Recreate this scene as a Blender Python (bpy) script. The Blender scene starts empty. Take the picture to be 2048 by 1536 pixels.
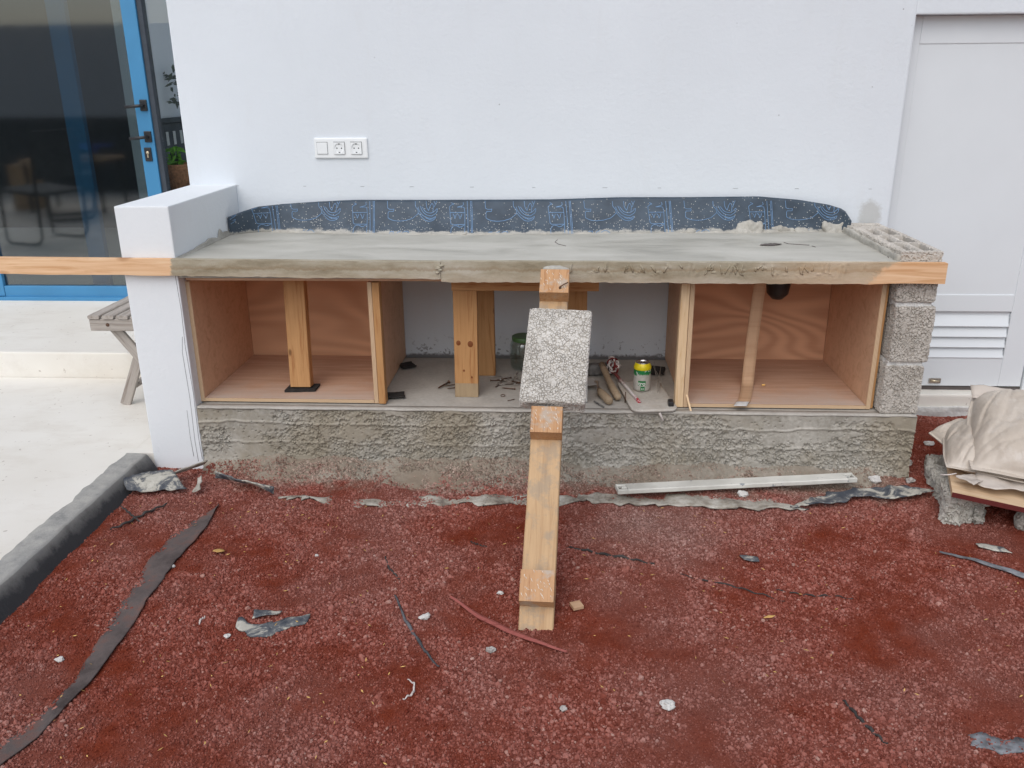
import bpy, bmesh, math, random
import numpy as np
from mathutils import Vector, Matrix
random.seed(7); rng = np.random.default_rng(11)
scene = bpy.context.scene
COL = scene.collection
R = math.radians

# ------------------------------------------------------------------ camera
cam_d = bpy.data.cameras.new('camera'); cam = bpy.data.objects.new('camera', cam_d); COL.objects.link(cam)
cam_d.sensor_width = 36.0; cam_d.lens = 36.0 * 1718.083 / 2048.0; cam_d.clip_start = 0.02; cam_d.clip_end = 2000
_a, _b, _c = R(-19.424), R(-3.309), R(-0.488)
_fw = Vector((math.sin(_b)*math.cos(_a), math.cos(_b)*math.cos(_a), math.sin(_a)))
_r = Vector((math.cos(_b), -math.sin(_b), 0)); _u = _r.cross(_fw)
_r2 = _r*math.cos(_c) + _u*math.sin(_c); _u2 = -_r*math.sin(_c) + _u*math.cos(_c)
M = Matrix((_r2, _u2, -_fw)).transposed().to_4x4(); M.translation = (1.464, -2.961, 1.395)
cam.matrix_world = M; scene.camera = cam

# ------------------------------------------------------------------ sky and sun (overcast)
SUN_EL, SUN_AZ = R(50), R(197)          # azimuth measured from +Y towards +X: the light comes from behind-left of the camera
w = bpy.data.worlds.new('World'); scene.world = w; w.use_nodes = True
nt = w.node_tree; nt.nodes.clear()
sky = nt.nodes.new('ShaderNodeTexSky'); sky.sky_type = 'NISHITA'; sky.sun_disc = False
sky.sun_elevation = SUN_EL; sky.sun_rotation = SUN_AZ; sky.air_density = 1.0; sky.dust_density = 2.5; sky.ozone_density = 1.0
hsv = nt.nodes.new('ShaderNodeHueSaturation'); hsv.inputs['Saturation'].default_value = 0.72
bg = nt.nodes.new('ShaderNodeBackground'); bg.inputs['Strength'].default_value = 0.115
wo = nt.nodes.new('ShaderNodeOutputWorld')
nt.links.new(sky.outputs[0], hsv.inputs['Color']); nt.links.new(hsv.outputs[0], bg.inputs[0]); nt.links.new(bg.outputs[0], wo.inputs[0])
sd = bpy.data.lights.new('sun', 'SUN'); sd.energy = 1.35; sd.angle = R(75); sd.color = (0.975, 0.985, 1.0)
sun = bpy.data.objects.new('sun', sd); COL.objects.link(sun)
_sv = Vector((math.sin(SUN_AZ)*math.cos(SUN_EL), math.cos(SUN_AZ)*math.cos(SUN_EL), math.sin(SUN_EL)))
sun.rotation_euler = _sv.to_track_quat('Z', 'Y').to_euler(); sun.location = (0, -6, 8)
vs = scene.view_settings; vs.view_transform = 'Standard'; vs.look = 'None'; vs.gamma = 1.0; vs.use_curve_mapping = False
vs.exposure = 0.26
scene.cycles.max_bounces = 12; scene.cycles.diffuse_bounces = 8; scene.cycles.transparent_max_bounces = 12

# ------------------------------------------------------------------ numpy noise
def _mix(h):
    h = ((h ^ (h >> 16)) * 0x7feb352d) & 0xffffffff
    h = ((h ^ (h >> 15)) * 0x846ca68b) & 0xffffffff
    return h ^ (h >> 16)
def _hash(ix, iy, iz, seed):
    h = _mix((ix.astype(np.int64)*73856093 + seed*40503 + 977) & 0xffffffff)
    h = _mix((h + iy.astype(np.int64)*19349663) & 0xffffffff)
    h = _mix((h + iz.astype(np.int64)*83492791) & 0xffffffff)
    return (h & 0xffffff) / float(0x1000000)
def vnoise(P, cell, seed=0):
    Q = np.asarray(P, float)/cell; I = np.floor(Q); F = Q - I; F = F*F*(3-2*F); I = I.astype(np.int64); o = 0
    for dx in (0, 1):
        for dy in (0, 1):
            for dz in (0, 1):
                o = o + _hash(I[:, 0]+dx, I[:, 1]+dy, I[:, 2]+dz, seed) * (F[:, 0] if dx else 1-F[:, 0]) * (F[:, 1] if dy else 1-F[:, 1]) * (F[:, 2] if dz else 1-F[:, 2])
    return o
def fbm(P, cell, seed=0, oc=3):
    o = 0; a = 1; t = 0
    for k in range(oc):
        o = o + a*vnoise(P, cell, seed+k*17); t += a; a *= .5; cell *= .5
    return o/t
def worley(P, cell, seed=0, two=False):
    Q = np.asarray(P, float)/cell; I = np.floor(Q).astype(np.int64)
    best = np.full(len(Q), 9.0); sec = np.full(len(Q), 9.0); bid = np.zeros(len(Q))
    for dx in (-1, 0, 1):
        for dy in (-1, 0, 1):
            for dz in (-1, 0, 1):
                a, b, c = I[:, 0]+dx, I[:, 1]+dy, I[:, 2]+dz
                jx, jy, jz = _hash(a, b, c, seed), _hash(a, b, c, seed+1), _hash(a, b, c, seed+2)
                d = np.sqrt((a+jx-Q[:, 0])**2 + (b+jy-Q[:, 1])**2 + (c+jz-Q[:, 2])**2)
                m = d < best
                sec = np.where(m, best, np.minimum(sec, d)); best = np.where(m, d, best); bid = np.where(m, _hash(a, b, c, seed+5), bid)
    return (best, sec, bid) if two else (best, bid)
def sstep(a, b, x):
    t = np.clip((x-a)/(b-a), 0, 1); return t*t*(3-2*t)

# ------------------------------------------------------------------ object helpers
WORLD = {}
def link(o, parent=None, Mx=None):
    Mx = Mx or Matrix.Identity(4)
    COL.objects.link(o)
    if parent is not None:
        o.parent = parent; o.matrix_parent_inverse = Matrix.Identity(4)
        o.matrix_basis = WORLD[parent.name].inverted() @ Mx
    else:
        o.matrix_basis = Mx
    WORLD[o.name] = Mx.copy()
    return o
def tag(o, label=None, cat=None, group=None, kind=None):
    if label: o['label'] = label
    if cat: o['category'] = cat
    if group: o['group'] = group
    if kind: o['kind'] = kind
    return o
def thing(name, loc, label, cat, group=None):
    o = bpy.data.objects.new(name, None); o.empty_display_size = .05
    link(o, None, Matrix.Translation(Vector(loc))); return tag(o, label, cat, group)
def mesh(name, V, F, mat, parent=None, Mx=None, smooth=False, mats=None, fm=None):
    me = bpy.data.meshes.new(name); me.from_pydata([tuple(map(float, v)) for v in V], [], [tuple(map(int, f)) for f in F])
    me.validate()
    for m in (mats or [mat]): me.materials.append(m)
    if fm is not None: me.polygons.foreach_set('material_index', np.asarray(fm, dtype=np.int32))
    if smooth: me.polygons.foreach_set('use_smooth', np.ones(len(me.polygons), dtype=bool))
    me.update()
    return link(bpy.data.objects.new(name, me), parent, Mx)
def bmobj(name, bm, mat, parent=None, Mx=None, smooth=False, mats=None):
    me = bpy.data.meshes.new(name); bm.normal_update(); bm.to_mesh(me); bm.free()
    for m in (mats or [mat]): me.materials.append(m)
    if smooth: me.polygons.foreach_set('use_smooth', np.ones(len(me.polygons), dtype=bool))
    return link(bpy.data.objects.new(name, me), parent, Mx)
def box(name, x0, x1, y0, y1, z0, z1, mat, parent=None, bev=.002, rot=0.0):
    """bevelled box, local origin at its centre"""
    bm = bmesh.new(); bmesh.ops.create_cube(bm, size=1)
    bmesh.ops.scale(bm, vec=(x1-x0, y1-y0, z1-z0), verts=bm.verts)
    if bev: bmesh.ops.bevel(bm, geom=bm.edges[:], offset=min(bev, .45*min(x1-x0, y1-y0, z1-z0)), segments=2, affect='EDGES', profile=.6)
    Mx = Matrix.Translation(((x0+x1)/2, (y0+y1)/2, (z0+z1)/2)) @ Matrix.Rotation(rot, 4, 'Z')
    return bmobj(name, bm, mat, parent, Mx)
def frame(p0, p1, up):
    """matrix with local X along p0->p1, local Z close to up, origin midway"""
    p0, p1 = Vector(p0), Vector(p1); x = (p1-p0).normalized(); u = Vector(up); y = u.cross(x).normalized(); z = x.cross(y)
    m = Matrix((x, y, z)).transposed().to_4x4(); m.translation = (p0+p1)/2; return m, (p1-p0).length
def plank(name, p0, p1, width, thick, up, mat, parent=None, bev=.002, jit=.0006, nseg=None, seed=0, warp=0.0):
    """sawn timber: rounded-rectangle section swept from p0 to p1 (centre line), slightly uneven"""
    Mx, L = frame(p0, p1, up); n = nseg or max(4, int(L/.04)); w, t, b = width/2, thick/2, bev
    sec = [(-w, -t+b), (-w+b, -t), (w-b, -t), (w, -t+b), (w, t-b), (w-b, t), (-w+b, t), (-w, t-b)]
    V = []; k = len(sec)
    for i in range(n+1):
        x = -L/2 + L*i/n
        for (a, c) in sec: V.append((x, a, c + warp*math.sin(math.pi*i/n)))
    V = np.array(V)
    N = np.stack([vnoise(V+seed*3.3, .05, seed+q)-.5 for q in range(3)], 1)*2*jit; N[:, 0] *= .5
    V = V + N
    F = []
    for i in range(n):
        for j in range(k):
            a, b2 = i*k+j, i*k+(j+1) % k; F.append((a, a+k, b2+k, b2))
    F.append(tuple(range(k))); F.append(tuple(reversed(range(n*k, n*k+k))))
    return mesh(name, V, F, mat, parent, Mx)
def tube(name, pts, r, mat, parent=None, seg=8, closed=False, smooth=True, cap=True):
    pts = [Vector(p) for p in pts]; n = len(pts); rs = r if isinstance(r, (list, tuple)) else [r]*n
    c = sum(pts, Vector())/n; V = []; F = []
    prev = None
    for i, p in enumerate(pts):
        a = pts[i-1] if (i > 0 or closed) else p; b = pts[(i+1) % n] if (i < n-1 or closed) else p
        t = (b-a).normalized()
        if prev is None:
            u = t.orthogonal().normalized()
        else:
            u = (prev - t*prev.dot(t)).normalized()
        prev = u; v = t.cross(u)
        for j in range(seg):
            q = 2*math.pi*j/seg; V.append(p-c + (u*math.cos(q)+v*math.sin(q))*rs[i])
    m = n if closed else n-1
    for i in range(m):
        for j in range(seg):
            a = i*seg+j; b = i*seg+(j+1) % seg; a2 = ((i+1) % n)*seg+j; b2 = ((i+1) % n)*seg+(j+1) % seg
            F.append((a, b, b2, a2))
    if cap and not closed: F.append(tuple(reversed(range(seg)))); F.append(tuple(range((n-1)*seg, n*seg)))
    return mesh(name, V, F, mat, parent, Matrix.Translation(c), smooth)
def lathe(name, prof, loc, mat, parent=None, seg=28, Mx=None, smooth=True, mats=None, pm=None):
    V = []; F = []; fm = []; k = len(prof)
    for i in range(seg):
        q = 2*math.pi*i/seg
        for (r, z) in prof: V.append((r*math.cos(q), r*math.sin(q), z))
    for i in range(seg):
        for j in range(k-1):
            a = i*k+j; b = ((i+1) % seg)*k+j
            F.append((a, b, b+1, a+1)); fm.append(pm[j] if pm else 0)
    return mesh(name, V, F, mat, parent, Mx or Matrix.Translation(loc), smooth, mats, fm)
def resample(pts, n):
    P = np.array(pts, float); d = np.r_[0, np.cumsum(np.linalg.norm(np.diff(P, axis=0), axis=1))]
    t = np.linspace(0, d[-1], n); return np.stack([np.interp(t, d, P[:, i]) for i in range(P.shape[1])], 1)
def grid_solid(name, G, thick, mat, parent=None, smooth=True, Mx=None, mats=None):
    """closed sheet of some thickness from a grid of points G[nu,nv,3]"""
    nu, nv = G.shape[:2]; du = np.gradient(G, axis=0); dv = np.gradient(G, axis=1)
    N = np.cross(du, dv); N /= np.linalg.norm(N, axis=2, keepdims=True)+1e-12
    T = (G + N*thick/2).reshape(-1, 3); B = (G - N*thick/2).reshape(-1, 3); V = np.vstack([T, B]); o = nu*nv; F = []
    idx = lambda i, j: i*nv+j
    for i in range(nu-1):
        for j in range(nv-1):
            F.append((idx(i, j), idx(i+1, j), idx(i+1, j+1), idx(i, j+1)))
            F.append((o+idx(i, j), o+idx(i, j+1), o+idx(i+1, j+1), o+idx(i+1, j)))
    for i in range(nu-1):
        F.append((idx(i, 0), o+idx(i, 0), o+idx(i+1, 0), idx(i+1, 0))); F.append((idx(i, nv-1), idx(i+1, nv-1), o+idx(i+1, nv-1), o+idx(i, nv-1)))
    for j in range(nv-1):
        F.append((idx(0, j), idx(0, j+1), o+idx(0, j+1), o+idx(0, j))); F.append((idx(nu-1, j), o+idx(nu-1, j), o+idx(nu-1, j+1), idx(nu-1, j+1)))
    c = V.mean(0)
    if Mx is None: Mx = Matrix.Translation(Vector(c)); V = V-c
    return mesh(name, V, F, mat, parent, Mx, smooth)
def rbox(name, size, res, mat, parent=None, Mx=None, r=.008, disp=None, deform=None, smooth=False, off=(0, 0, 0)):
    """box of dense grids with rounded corners, displaced along its normal by disp(P_world_like)->metres"""
    sx, sy, sz = [s/2 for s in size]; Vs = []; Fs = []; base = 0
    for ax in range(3):
        for sg in (-1, 1):
            o1, o2 = (ax+1) % 3, (ax+2) % 3; S = (sx, sy, sz)
            n1, n2 = max(2, int(round(2*S[o1]/res))), max(2, int(round(2*S[o2]/res)))
            a = np.linspace(-S[o1], S[o1], n1+1); b = np.linspace(-S[o2], S[o2], n2+1); A, Bq = np.meshgrid(a, b, indexing='ij')
            P = np.zeros((n1+1, n2+1, 3)); P[..., ax] = sg*S[ax]; P[..., o1] = A; P[..., o2] = Bq
            I = np.arange((n1+1)*(n2+1)).reshape(n1+1, n2+1)+base
            q = np.stack([I[:-1, :-1], I[1:, :-1], I[1:, 1:], I[:-1, 1:]], -1).reshape(-1, 4)
            if sg < 0: q = q[:, ::-1]
            Vs.append(P.reshape(-1, 3)); Fs.append(q); base += (n1+1)*(n2+1)
    V = np.vstack(Vs); F = np.vstack(Fs)
    key = np.round(V*1e5).astype(np.int64); _, first, inv = np.unique(key, axis=0, return_index=True, return_inverse=True); inv = inv.reshape(-1)
    V = V[first]; F = inv[F]
    lim = np.array([sx, sy, sz])-r; C = np.clip(V, -lim, lim); D = V-C; L = np.linalg.norm(D, axis=1, keepdims=True); N = D/np.maximum(L, 1e-9)
    V = C+N*r
    if deform is not None: V = deform(V)
    if disp is not None: V = V + N*disp(V+np.array(off))[:, None]
    return mesh(name, V, F, mat, parent, Mx, smooth)
def granules(P, cell=.0075, amp=.005, seed=0, hole=.16):
    """no-fines concrete: packed little stones with open crevices between them and some missing"""
    d, d2, i = worley(P, cell, seed, True)
    g = d2-d + (vnoise(P, cell*1.6, seed+31)-.5)*.34
    h = sstep(-.02, .15, g)*(.90+.10*i)*(1-.12*d*d)
    h = np.where(i < hole, h*.25, h)
    return (h-.85)*amp

def pitted(P, cell=.0085, depth=.007, seed=0):
    """moulded no-fines block: flat face of packed little stones with narrow open crevices, some stones missing"""
    d, d2, i = worley(P, cell, seed, True)
    g = d2-d + (vnoise(P, cell*1.3, seed+3)-.5)*.22
    g = g + .10*(fbm(P, .05, seed+9)-.45); h = sstep(.0, .14, g); h = np.where(i < .07, h*.4, h)
    return -depth*(1-h) + (i-.5)*.0012

# ------------------------------------------------------------------ material helpers
def newmat(name, rough=.8, metal=0.0, spec=.3):
    m = bpy.data.materials.new(name); m.use_nodes = True; t = m.node_tree; b = t.nodes['Principled BSDF']
    b.inputs['Roughness'].default_value = rough; b.inputs['Metallic'].default_value = metal; b.inputs['Specular IOR Level'].default_value = spec
    return m, t, b
def nd(t, typ, ins=None, **props):
    n = t.nodes.new('ShaderNode'+typ)
    for k, v in props.items(): setattr(n, k, v)
    for k, v in (ins or {}).items():
        s = n.inputs[k]
        if isinstance(v, bpy.types.NodeSocket): t.links.new(v, s)
        else: s.default_value = v
    return n
def c4(c): return (c[0], c[1], c[2], 1)
def ramp(t, fac, stops, interp='LINEAR'):
    n = nd(t, 'ValToRGB', {0: fac}); n.color_ramp.interpolation = interp; e = n.color_ramp.elements
    while len(e) < len(stops): e.new(.5)
    for q, (p, c) in zip(e, stops): q.position = p; q.color = c4(c) if not isinstance(c, (int, float)) else (c, c, c, 1)
    return n.outputs[0]
def mixc(t, fac, a, b, mode='MIX'):
    n = nd(t, 'Mix', data_type='RGBA', blend_type=mode)
    for i, v in ((0, fac), (6, a), (7, b)):
        if isinstance(v, bpy.types.NodeSocket): t.links.new(v, n.inputs[i])
        else: n.inputs[i].default_value = v if isinstance(v, (int, float)) else c4(v)
    return n.outputs[2]
def math_(t, op, a, b=0.0, clamp=False):
    n = nd(t, 'Math', {0: a, 1: b}, operation=op); n.use_clamp = clamp; return n.outputs[0]
def objco(t, scale=(1, 1, 1), rnd=True):
    c = nd(t, 'TexCoord').outputs['Object']
    m = nd(t, 'Mapping', {0: c, 3: scale})
    if rnd:
        r = nd(t, 'ObjectInfo').outputs['Random']; v = nd(t, 'CombineXYZ', {0: math_(t, 'MULTIPLY', r, 37.), 1: math_(t, 'MULTIPLY', r, 91.), 2: math_(t, 'MULTIPLY', r, 53.)})
        t.links.new(v.outputs[0], m.inputs[1])
    return m.outputs[0]
def pos(t): return nd(t, 'NewGeometry').outputs['Position']
def noise(t, vec, scale, detail=3, rough=.55, dist=0.0): return nd(t, 'TexNoise', {'Vector': vec, 'Scale': scale, 'Detail': detail, 'Roughness': rough, 'Distortion': dist}).outputs[0]
def bump(t, b, h, strength=.3, dist=.002):
    n = nd(t, 'Bump', {'Strength': strength, 'Distance': dist, 'Height': h}); t.links.new(n.outputs[0], b.inputs['Normal'])
def setc(t, b, c): t.links.new(c, b.inputs['Base Color'])
def plain(name, col, rough=.7, metal=0.0, var=.12, scale=30, spec=.3, bmp=0.0, bscale=200):
    m, t, b = newmat(name, rough, metal, spec); co = objco(t)
    n = noise(t, co, scale, 4)
    lo = [max(0, v*(1-var)) for v in col]; hi = [min(1, v*(1+var)) for v in col]
    setc(t, b, ramp(t, n, [(.3, lo), (.7, hi)]))
    if bmp: bump(t, b, noise(t, co, bscale, 3), bmp, .002)
    return m
def wood(name, base, dark, knots=True, gs=1.0, rough=.62, dirt=None, contrast=1.0):
    """grain along local X"""
    m, t, b = newmat(name, rough, 0, .3); co = objco(t, (1, 1, 1))
    warp = noise(t, co, 5*gs, 2)
    st = nd(t, 'Mapping', {0: co, 3: (2.2*gs, 34*gs, 34*gs)}).outputs[0]
    n1 = noise(t, st, 1.6, 4, .6, 1.2)
    st2 = nd(t, 'Mapping', {0: co, 3: (9*gs, 190*gs, 190*gs)}).outputs[0]
    n2 = noise(t, st2, 1.5, 3, .6)
    f = math_(t, 'ADD', math_(t, 'MULTIPLY', n1, .75), math_(t, 'MULTIPLY', n2, .3))
    lo = [base[i]+(dark[i]-base[i])*contrast for i in range(3)]; mid = [base[i]*.9+dark[i]*.1 for i in range(3)]
    c = ramp(t, f, [(.36, lo), (.5, mid), (.68, [min(1, v*1.08) for v in base])])
    if knots:
        kv = nd(t, 'Mapping', {0: co, 3: (7.5, 17, 17)}).outputs[0]
        v = nd(t, 'TexVoronoi', {'Vector': kv, 'Scale': 1.0, 'Randomness': 1.0}); d = v.outputs['Distance']
        sel = nd(t, 'SeparateColor', {0: v.outputs['Color']}).outputs[0]
        k = math_(t, 'MULTIPLY', ramp(t, d, [(.06, 1.0), (.13, 0.0)]), ramp(t, sel, [(.62, 0.0), (.63, 1.0)]))
        c = mixc(t, math_(t, 'MULTIPLY', k, .85), c, [v2*.4 for v2 in dark])
    big = noise(t, co, 6, 3)
    c = mixc(t, math_(t, 'MULTIPLY', ramp(t, big, [(.4, 0.0), (.75, 1.0)]), .25), c, dark)
    if dirt: c = mixc(t, math_(t, 'MULTIPLY', ramp(t, noise(t, co, 11, 5, .7), [(.52, 0.0), (.62, 1.0)]), dirt[3]), c, dirt[:3])
    setc(t, b, c); bump(t, b, f, .35, .0012)
    return m

MT = {}
# --- white render of the house
def plaster(name, col, stain=True):
    m, t, b = newmat(name, .85, 0, .2); p = pos(t)
    n = noise(t, p, 2.2, 4); f = noise(t, p, 60, 4, .6); g = noise(t, p, 300, 2)
    c = ramp(t, n, [(.3, [v*.955 for v in col]), (.7, col)])
    c = mixc(t, math_(t, 'MULTIPLY', ramp(t, noise(t, nd(t, 'Mapping', {0: p, 3: (14, 14, 3)}).outputs[0], 1.0, 5, .65), [(.58, 0.0), (.8, 1.0)]), .12), c, (.58, .57, .54))
    if stain:
        sp = nd(t, 'SeparateXYZ', {0: p}); z = sp.outputs[2]
        spk = ramp(t, noise(t, p, 55, 3, .6), [(.60, 0.0), (.65, 1.0)])
        low = ramp(t, z, [(.24, 1.0), (.36, 0.0)])
        # soil splashes low on the wall under the worktop
        edge = ramp(t, math_(t, 'ADD', z, math_(t, 'MULTIPLY', noise(t, p, 30, 4, .7), .03)), [(.262, 1.0), (.272, 0.0)])
        k = math_(t, 'MAXIMUM', math_(t, 'MULTIPLY', spk, low), edge)
        c = mixc(t, math_(t, 'MULTIPLY', k, .8), c, (.09, .075, .065))
        # thin cement smear by the block pier
        dv = nd(t, 'VectorMath', {0: p, 1: (2.728, .664, .868)}, operation='SUBTRACT').outputs[0]
        dl = nd(t, 'VectorMath', {0: nd(t, 'Mapping', {0: dv, 3: (1, 1, .8)}).outputs[0]}, operation='LENGTH').outputs['Value']
        sm = ramp(t, math_(t, 'ADD', dl, math_(t, 'MULTIPLY', noise(t, p, 25, 4, .7), .06)), [(.065, 1.0), (.085, 0.0)])
        c = mixc(t, math_(t, 'MULTIPLY', sm, .6), c, (.42, .41, .37))
        tiny = math_(t, 'MULTIPLY', ramp(t, nd(t, 'TexVoronoi', {'Vector': p, 'Scale': 11.0}).outputs['Distance'], [(.028, 1.0), (.036, 0.0)]), ramp(t, noise(t, p, 3.0, 2), [(.52, 0.0), (.6, 1.0)]))
        c = mixc(t, math_(t, 'MULTIPLY', tiny, .6), c, (.2, .19, .18))
    setc(t, b, c); h = math_(t, 'ADD', math_(t, 'MULTIPLY', f, .7), math_(t, 'MULTIPLY', g, .25)); bump(t, b, h, .5, .004)
    return m
MT['wall'] = plaster('white_render', (.71, .75, .785))
MT['pier'] = plaster('white_render_pier', (.76, .785, .80), False)
MT['return'] = plaster('white_render_return', (.80, .81, .82), False)
# --- cream painted patio
m, t, b = newmat('patio_paint', .6, 0, .35); p = pos(t)
c = ramp(t, noise(t, p, 1.6, 4), [(.35, (.73, .695, .625)), (.65, (.80, .775, .715))])
c = mixc(t, math_(t, 'MULTIPLY', ramp(t, noise(t, nd(t, 'Mapping', {0: p, 3: (3, 6, 3)}).outputs[0], 1.2, 6, .7), [(.5, 0.0), (.75, 1.0)]), .4), c, (.55, .49, .41))
c = mixc(t, math_(t, 'MULTIPLY', ramp(t, noise(t, p, 38, 3), [(.68, 0.0), (.72, 1.0)]), .6), c, (.35, .29, .24))
setc(t, b, c); bump(t, b, noise(t, p, 25, 5), .15, .004); MT['patio'] = m
# --- dark kerb
m, t, b = newmat('kerb_bitumen_mortar', .8, 0, .3); p = pos(t)
n = noise(t, p, 14, 6, .7)
up = nd(t, 'SeparateXYZ', {0: nd(t, 'NewGeometry').outputs['True Normal']}).outputs[2]
c = ramp(t, n, [(.28, (.20, .20, .195)), (.45, (.32, .315, .295)), (.66, (.42, .405, .37))])
c = mixc(t, ramp(t, math_(t, 'ADD', math_(t, 'ADD', nd(t, 'SeparateXYZ', {0: p}).outputs[0], .3), math_(t, 'MULTIPLY', math_(t, 'SUBTRACT', n, .5), .05)), [(.172, 0.0), (.206, 1.0)]), c, (.045, .047, .05))
setc(t, b, c); bump(t, b, noise(t, p, 90, 5, .7), .6, .004); MT['kerb'] = m
MT['bitumen'] = plain('kerb_dark_side', (.045, .047, .05), .75, 0, .45, 22, bmp=.5, bscale=120)
# --- volcanic gravel
def gravel_color(t, p, rnd):
    big = noise(t, p, 2.6, 5, .65); fine = noise(t, p, 13, 5, .7)
    # dusty pale zones against dark red fines
    z = ramp(t, math_(t, 'ADD', math_(t, 'MULTIPLY', big, .6), math_(t, 'MULTIPLY', fine, .4)), [(.40, 0.0), (.55, 1.0)])
    red = ramp(t, rnd, [(0, (.12, .018, .009)), (.5, (.185, .034, .016)), (1, (.25, .057, .03))])
    pink = ramp(t, rnd, [(0, (.135, .030, .019)), (.35, (.235, .068, .048)), (.72, (.31, .107, .081)), (.95, (.36, .152, .12)), (1, (.43, .26, .215))])
    c = mixc(t, z, red, pink)
    c = mixc(t, math_(t, 'MULTIPLY', ramp(t, noise(t, p, 1.5, 4, .6), [(.47, 0.0), (.62, 1.0)]), .32), c, ramp(t, rnd, [(0, (.17, .085, .07)), (1, (.42, .27, .24))]))
    s = nd(t, 'SeparateXYZ', {0: p}); y = s.outputs[1]; x = s.outputs[0]
    # mortar spilled along the foot of the base
    yy = math_(t, 'ADD', y, math_(t, 'MULTIPLY', math_(t, 'SUBTRACT', noise(t, p, 9, 4, .7), .5), .42))
    inx = math_(t, 'MULTIPLY', ramp(t, math_(t, 'MULTIPLY', x, .1), [(.012, 0.0), (.05, 1.0)]), ramp(t, math_(t, 'MULTIPLY', x, .1), [(.262, 1.0), (.278, 0.0)]))
    mo = math_(t, 'MULTIPLY', ramp(t, math_(t, 'ADD', yy, 1.0), [(.80, 0.0), (.93, 1.0)]), inx)
    c = mixc(t, math_(t, 'MULTIPLY', mo, .72), c, ramp(t, rnd, [(0, (.2, .17, .13)), (1, (.45, .4, .33))]))
    # pale cement dust in front of the prop's right side
    d = nd(t, 'VectorMath', {0: nd(t, 'VectorMath', {0: p, 1: (1.75, -.40, 0)}, operation='SUBTRACT').outputs[0]}, operation='LENGTH').outputs['Value']
    du = ramp(t, math_(t, 'ADD', d, math_(t, 'MULTIPLY', noise(t, p, 8, 4, .7), .35)), [(.2, .55), (.5, 0.0)])
    return mixc(t, du, c, ramp(t, rnd, [(0, (.2, .12, .1)), (1, (.46, .34, .30))]))
m, t, b = newmat('red_volcanic_fines', .95, 0, .1); p = pos(t)
c = gravel_color(t, p, noise(t, p, 160, 3, .7)); c = mixc(t, .35, c, (.155, .029, .012)); setc(t, b, c)
bump(t, b, noise(t, p, 220, 4, .7), .8, .004); MT['soil'] = m
m, t, b = newmat('red_volcanic_stone', .95, 0, .1); p = pos(t)
setc(t, b, gravel_color(t, p, nd(t, 'ObjectInfo').outputs['Random'])); MT['stone'] = m
# --- concretes
def concrete(name, lo, hi, warm=None, bm_s=.5, bsc=150):
    m, t, b = newmat(name, .92, 0, .15); p = pos(t)
    c = ramp(t, math_(t, 'ADD', math_(t, 'MULTIPLY', noise(t, p, 7, 5, .65), .6), math_(t, 'MULTIPLY', noise(t, p, 70, 4, .6), .4)), [(.36, lo), (.62, hi)])
    if warm: c = mixc(t, ramp(t, noise(t, p, 3.1, 4, .6), [(.42, 0.0), (.62, .75)]), c, warm)
    setc(t, b, c); bump(t, b, noise(t, p, bsc, 4, .65), bm_s, .002); return m
MT['base'] = concrete('rough_cast_concrete', (.27, .25, .21), (.47, .445, .395), (.285, .245, .18))
MT['footing'] = concrete('mortar_toe', (.20, .172, .135), (.36, .325, .27), (.215, .165, .12))
MT['block'] = concrete('lightweight_block', (.40, .365, .32), (.55, .515, .465))
MT['bare_block'] = concrete('clean_lightweight_block', (.47, .44, .395), (.62, .59, .54))
MT['mortar'] = concrete('mortar', (.33, .31, .27), (.48, .46, .41), None, .7, 90)
MT['pale_mortar'] = concrete('pale_mortar', (.5, .5, .48), (.68, .67, .64), None, .7, 90)
MT['lump'] = concrete('broken_concrete', (.33, .31, .27), (.50, .475, .425))
m, t, b = newmat('floated_concrete', .45, 0, .4); p = pos(t)
st = nd(t, 'Mapping', {0: p, 2: (0, 0, .25), 3: (1.7, 4.5, 3)}).outputs[0]
n = noise(t, st, 1.5, 6, .6, .7); n2 = noise(t, nd(t, 'Mapping', {0: p, 2: (0, 0, .5), 3: (8, 30, 3)}).outputs[0], 1.4, 5, .65, .5)
f = math_(t, 'ADD', math_(t, 'MULTIPLY', n, .78), math_(t, 'MULTIPLY', n2, .22))
setc(t, b, ramp(t, f, [(.30, (.28, .265, .22)), (.46, (.415, .40, .348)), (.64, (.50, .485, .435))]))
t.links.new(ramp(t, f, [(.3, .32), (.6, .6)]), b.inputs['Roughness']); bump(t, b, math_(t, 'ADD', n2, math_(t, 'MULTIPLY', noise(t, p, 160, 3), .15)), .15, .002); MT['slab'] = m
MT['ledge'] = concrete('dusty_mortar_ledge', (.36, .335, .295), (.47, .445, .40), None, .25, 60)
# --- woods
PINE, PINED = (.60, .36, .17), (.42, .19, .06)
MT['pine'] = wood('pine_orange', (.50, .275, .115), (.34, .14, .045), True)
MT['pine_pale'] = wood('pine_pale', (.70, .45, .25), (.55, .28, .11), True, .8, contrast=.7)
MT['pine_prop'] = wood('pine_weathered', (.52, .345, .19), (.38, .22, .105), True, 1.0, dirt=(.30, .25, .19, .55), contrast=.7)
MT['cleat'] = wood('pine_cleat', (.50, .285, .14), (.34, .15, .055), False, 1.6, .35, dirt=(.42, .37, .31, .75))
MT['dusty_pine'] = wood('pine_dusty_foot', (.38, .28, .17), (.28, .19, .11), False)
MT['batten'] = wood('batten_cream', (.72, .54, .34), (.58, .36, .17), False, 1.2)
MT['ply'] = wood('plywood_reddish', (.66, .42, .27), (.54, .30, .175), False, .45, .6, contrast=.8)
MT['ply_pale'] = wood('plywood_pale', (.52, .34, .21), (.42, .24, .13), False, .5, .6, contrast=.7)
MT['stool'] = wood('weathered_teak', (.42, .38, .34), (.24, .2, .17), False, 1.2, .8)
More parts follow.
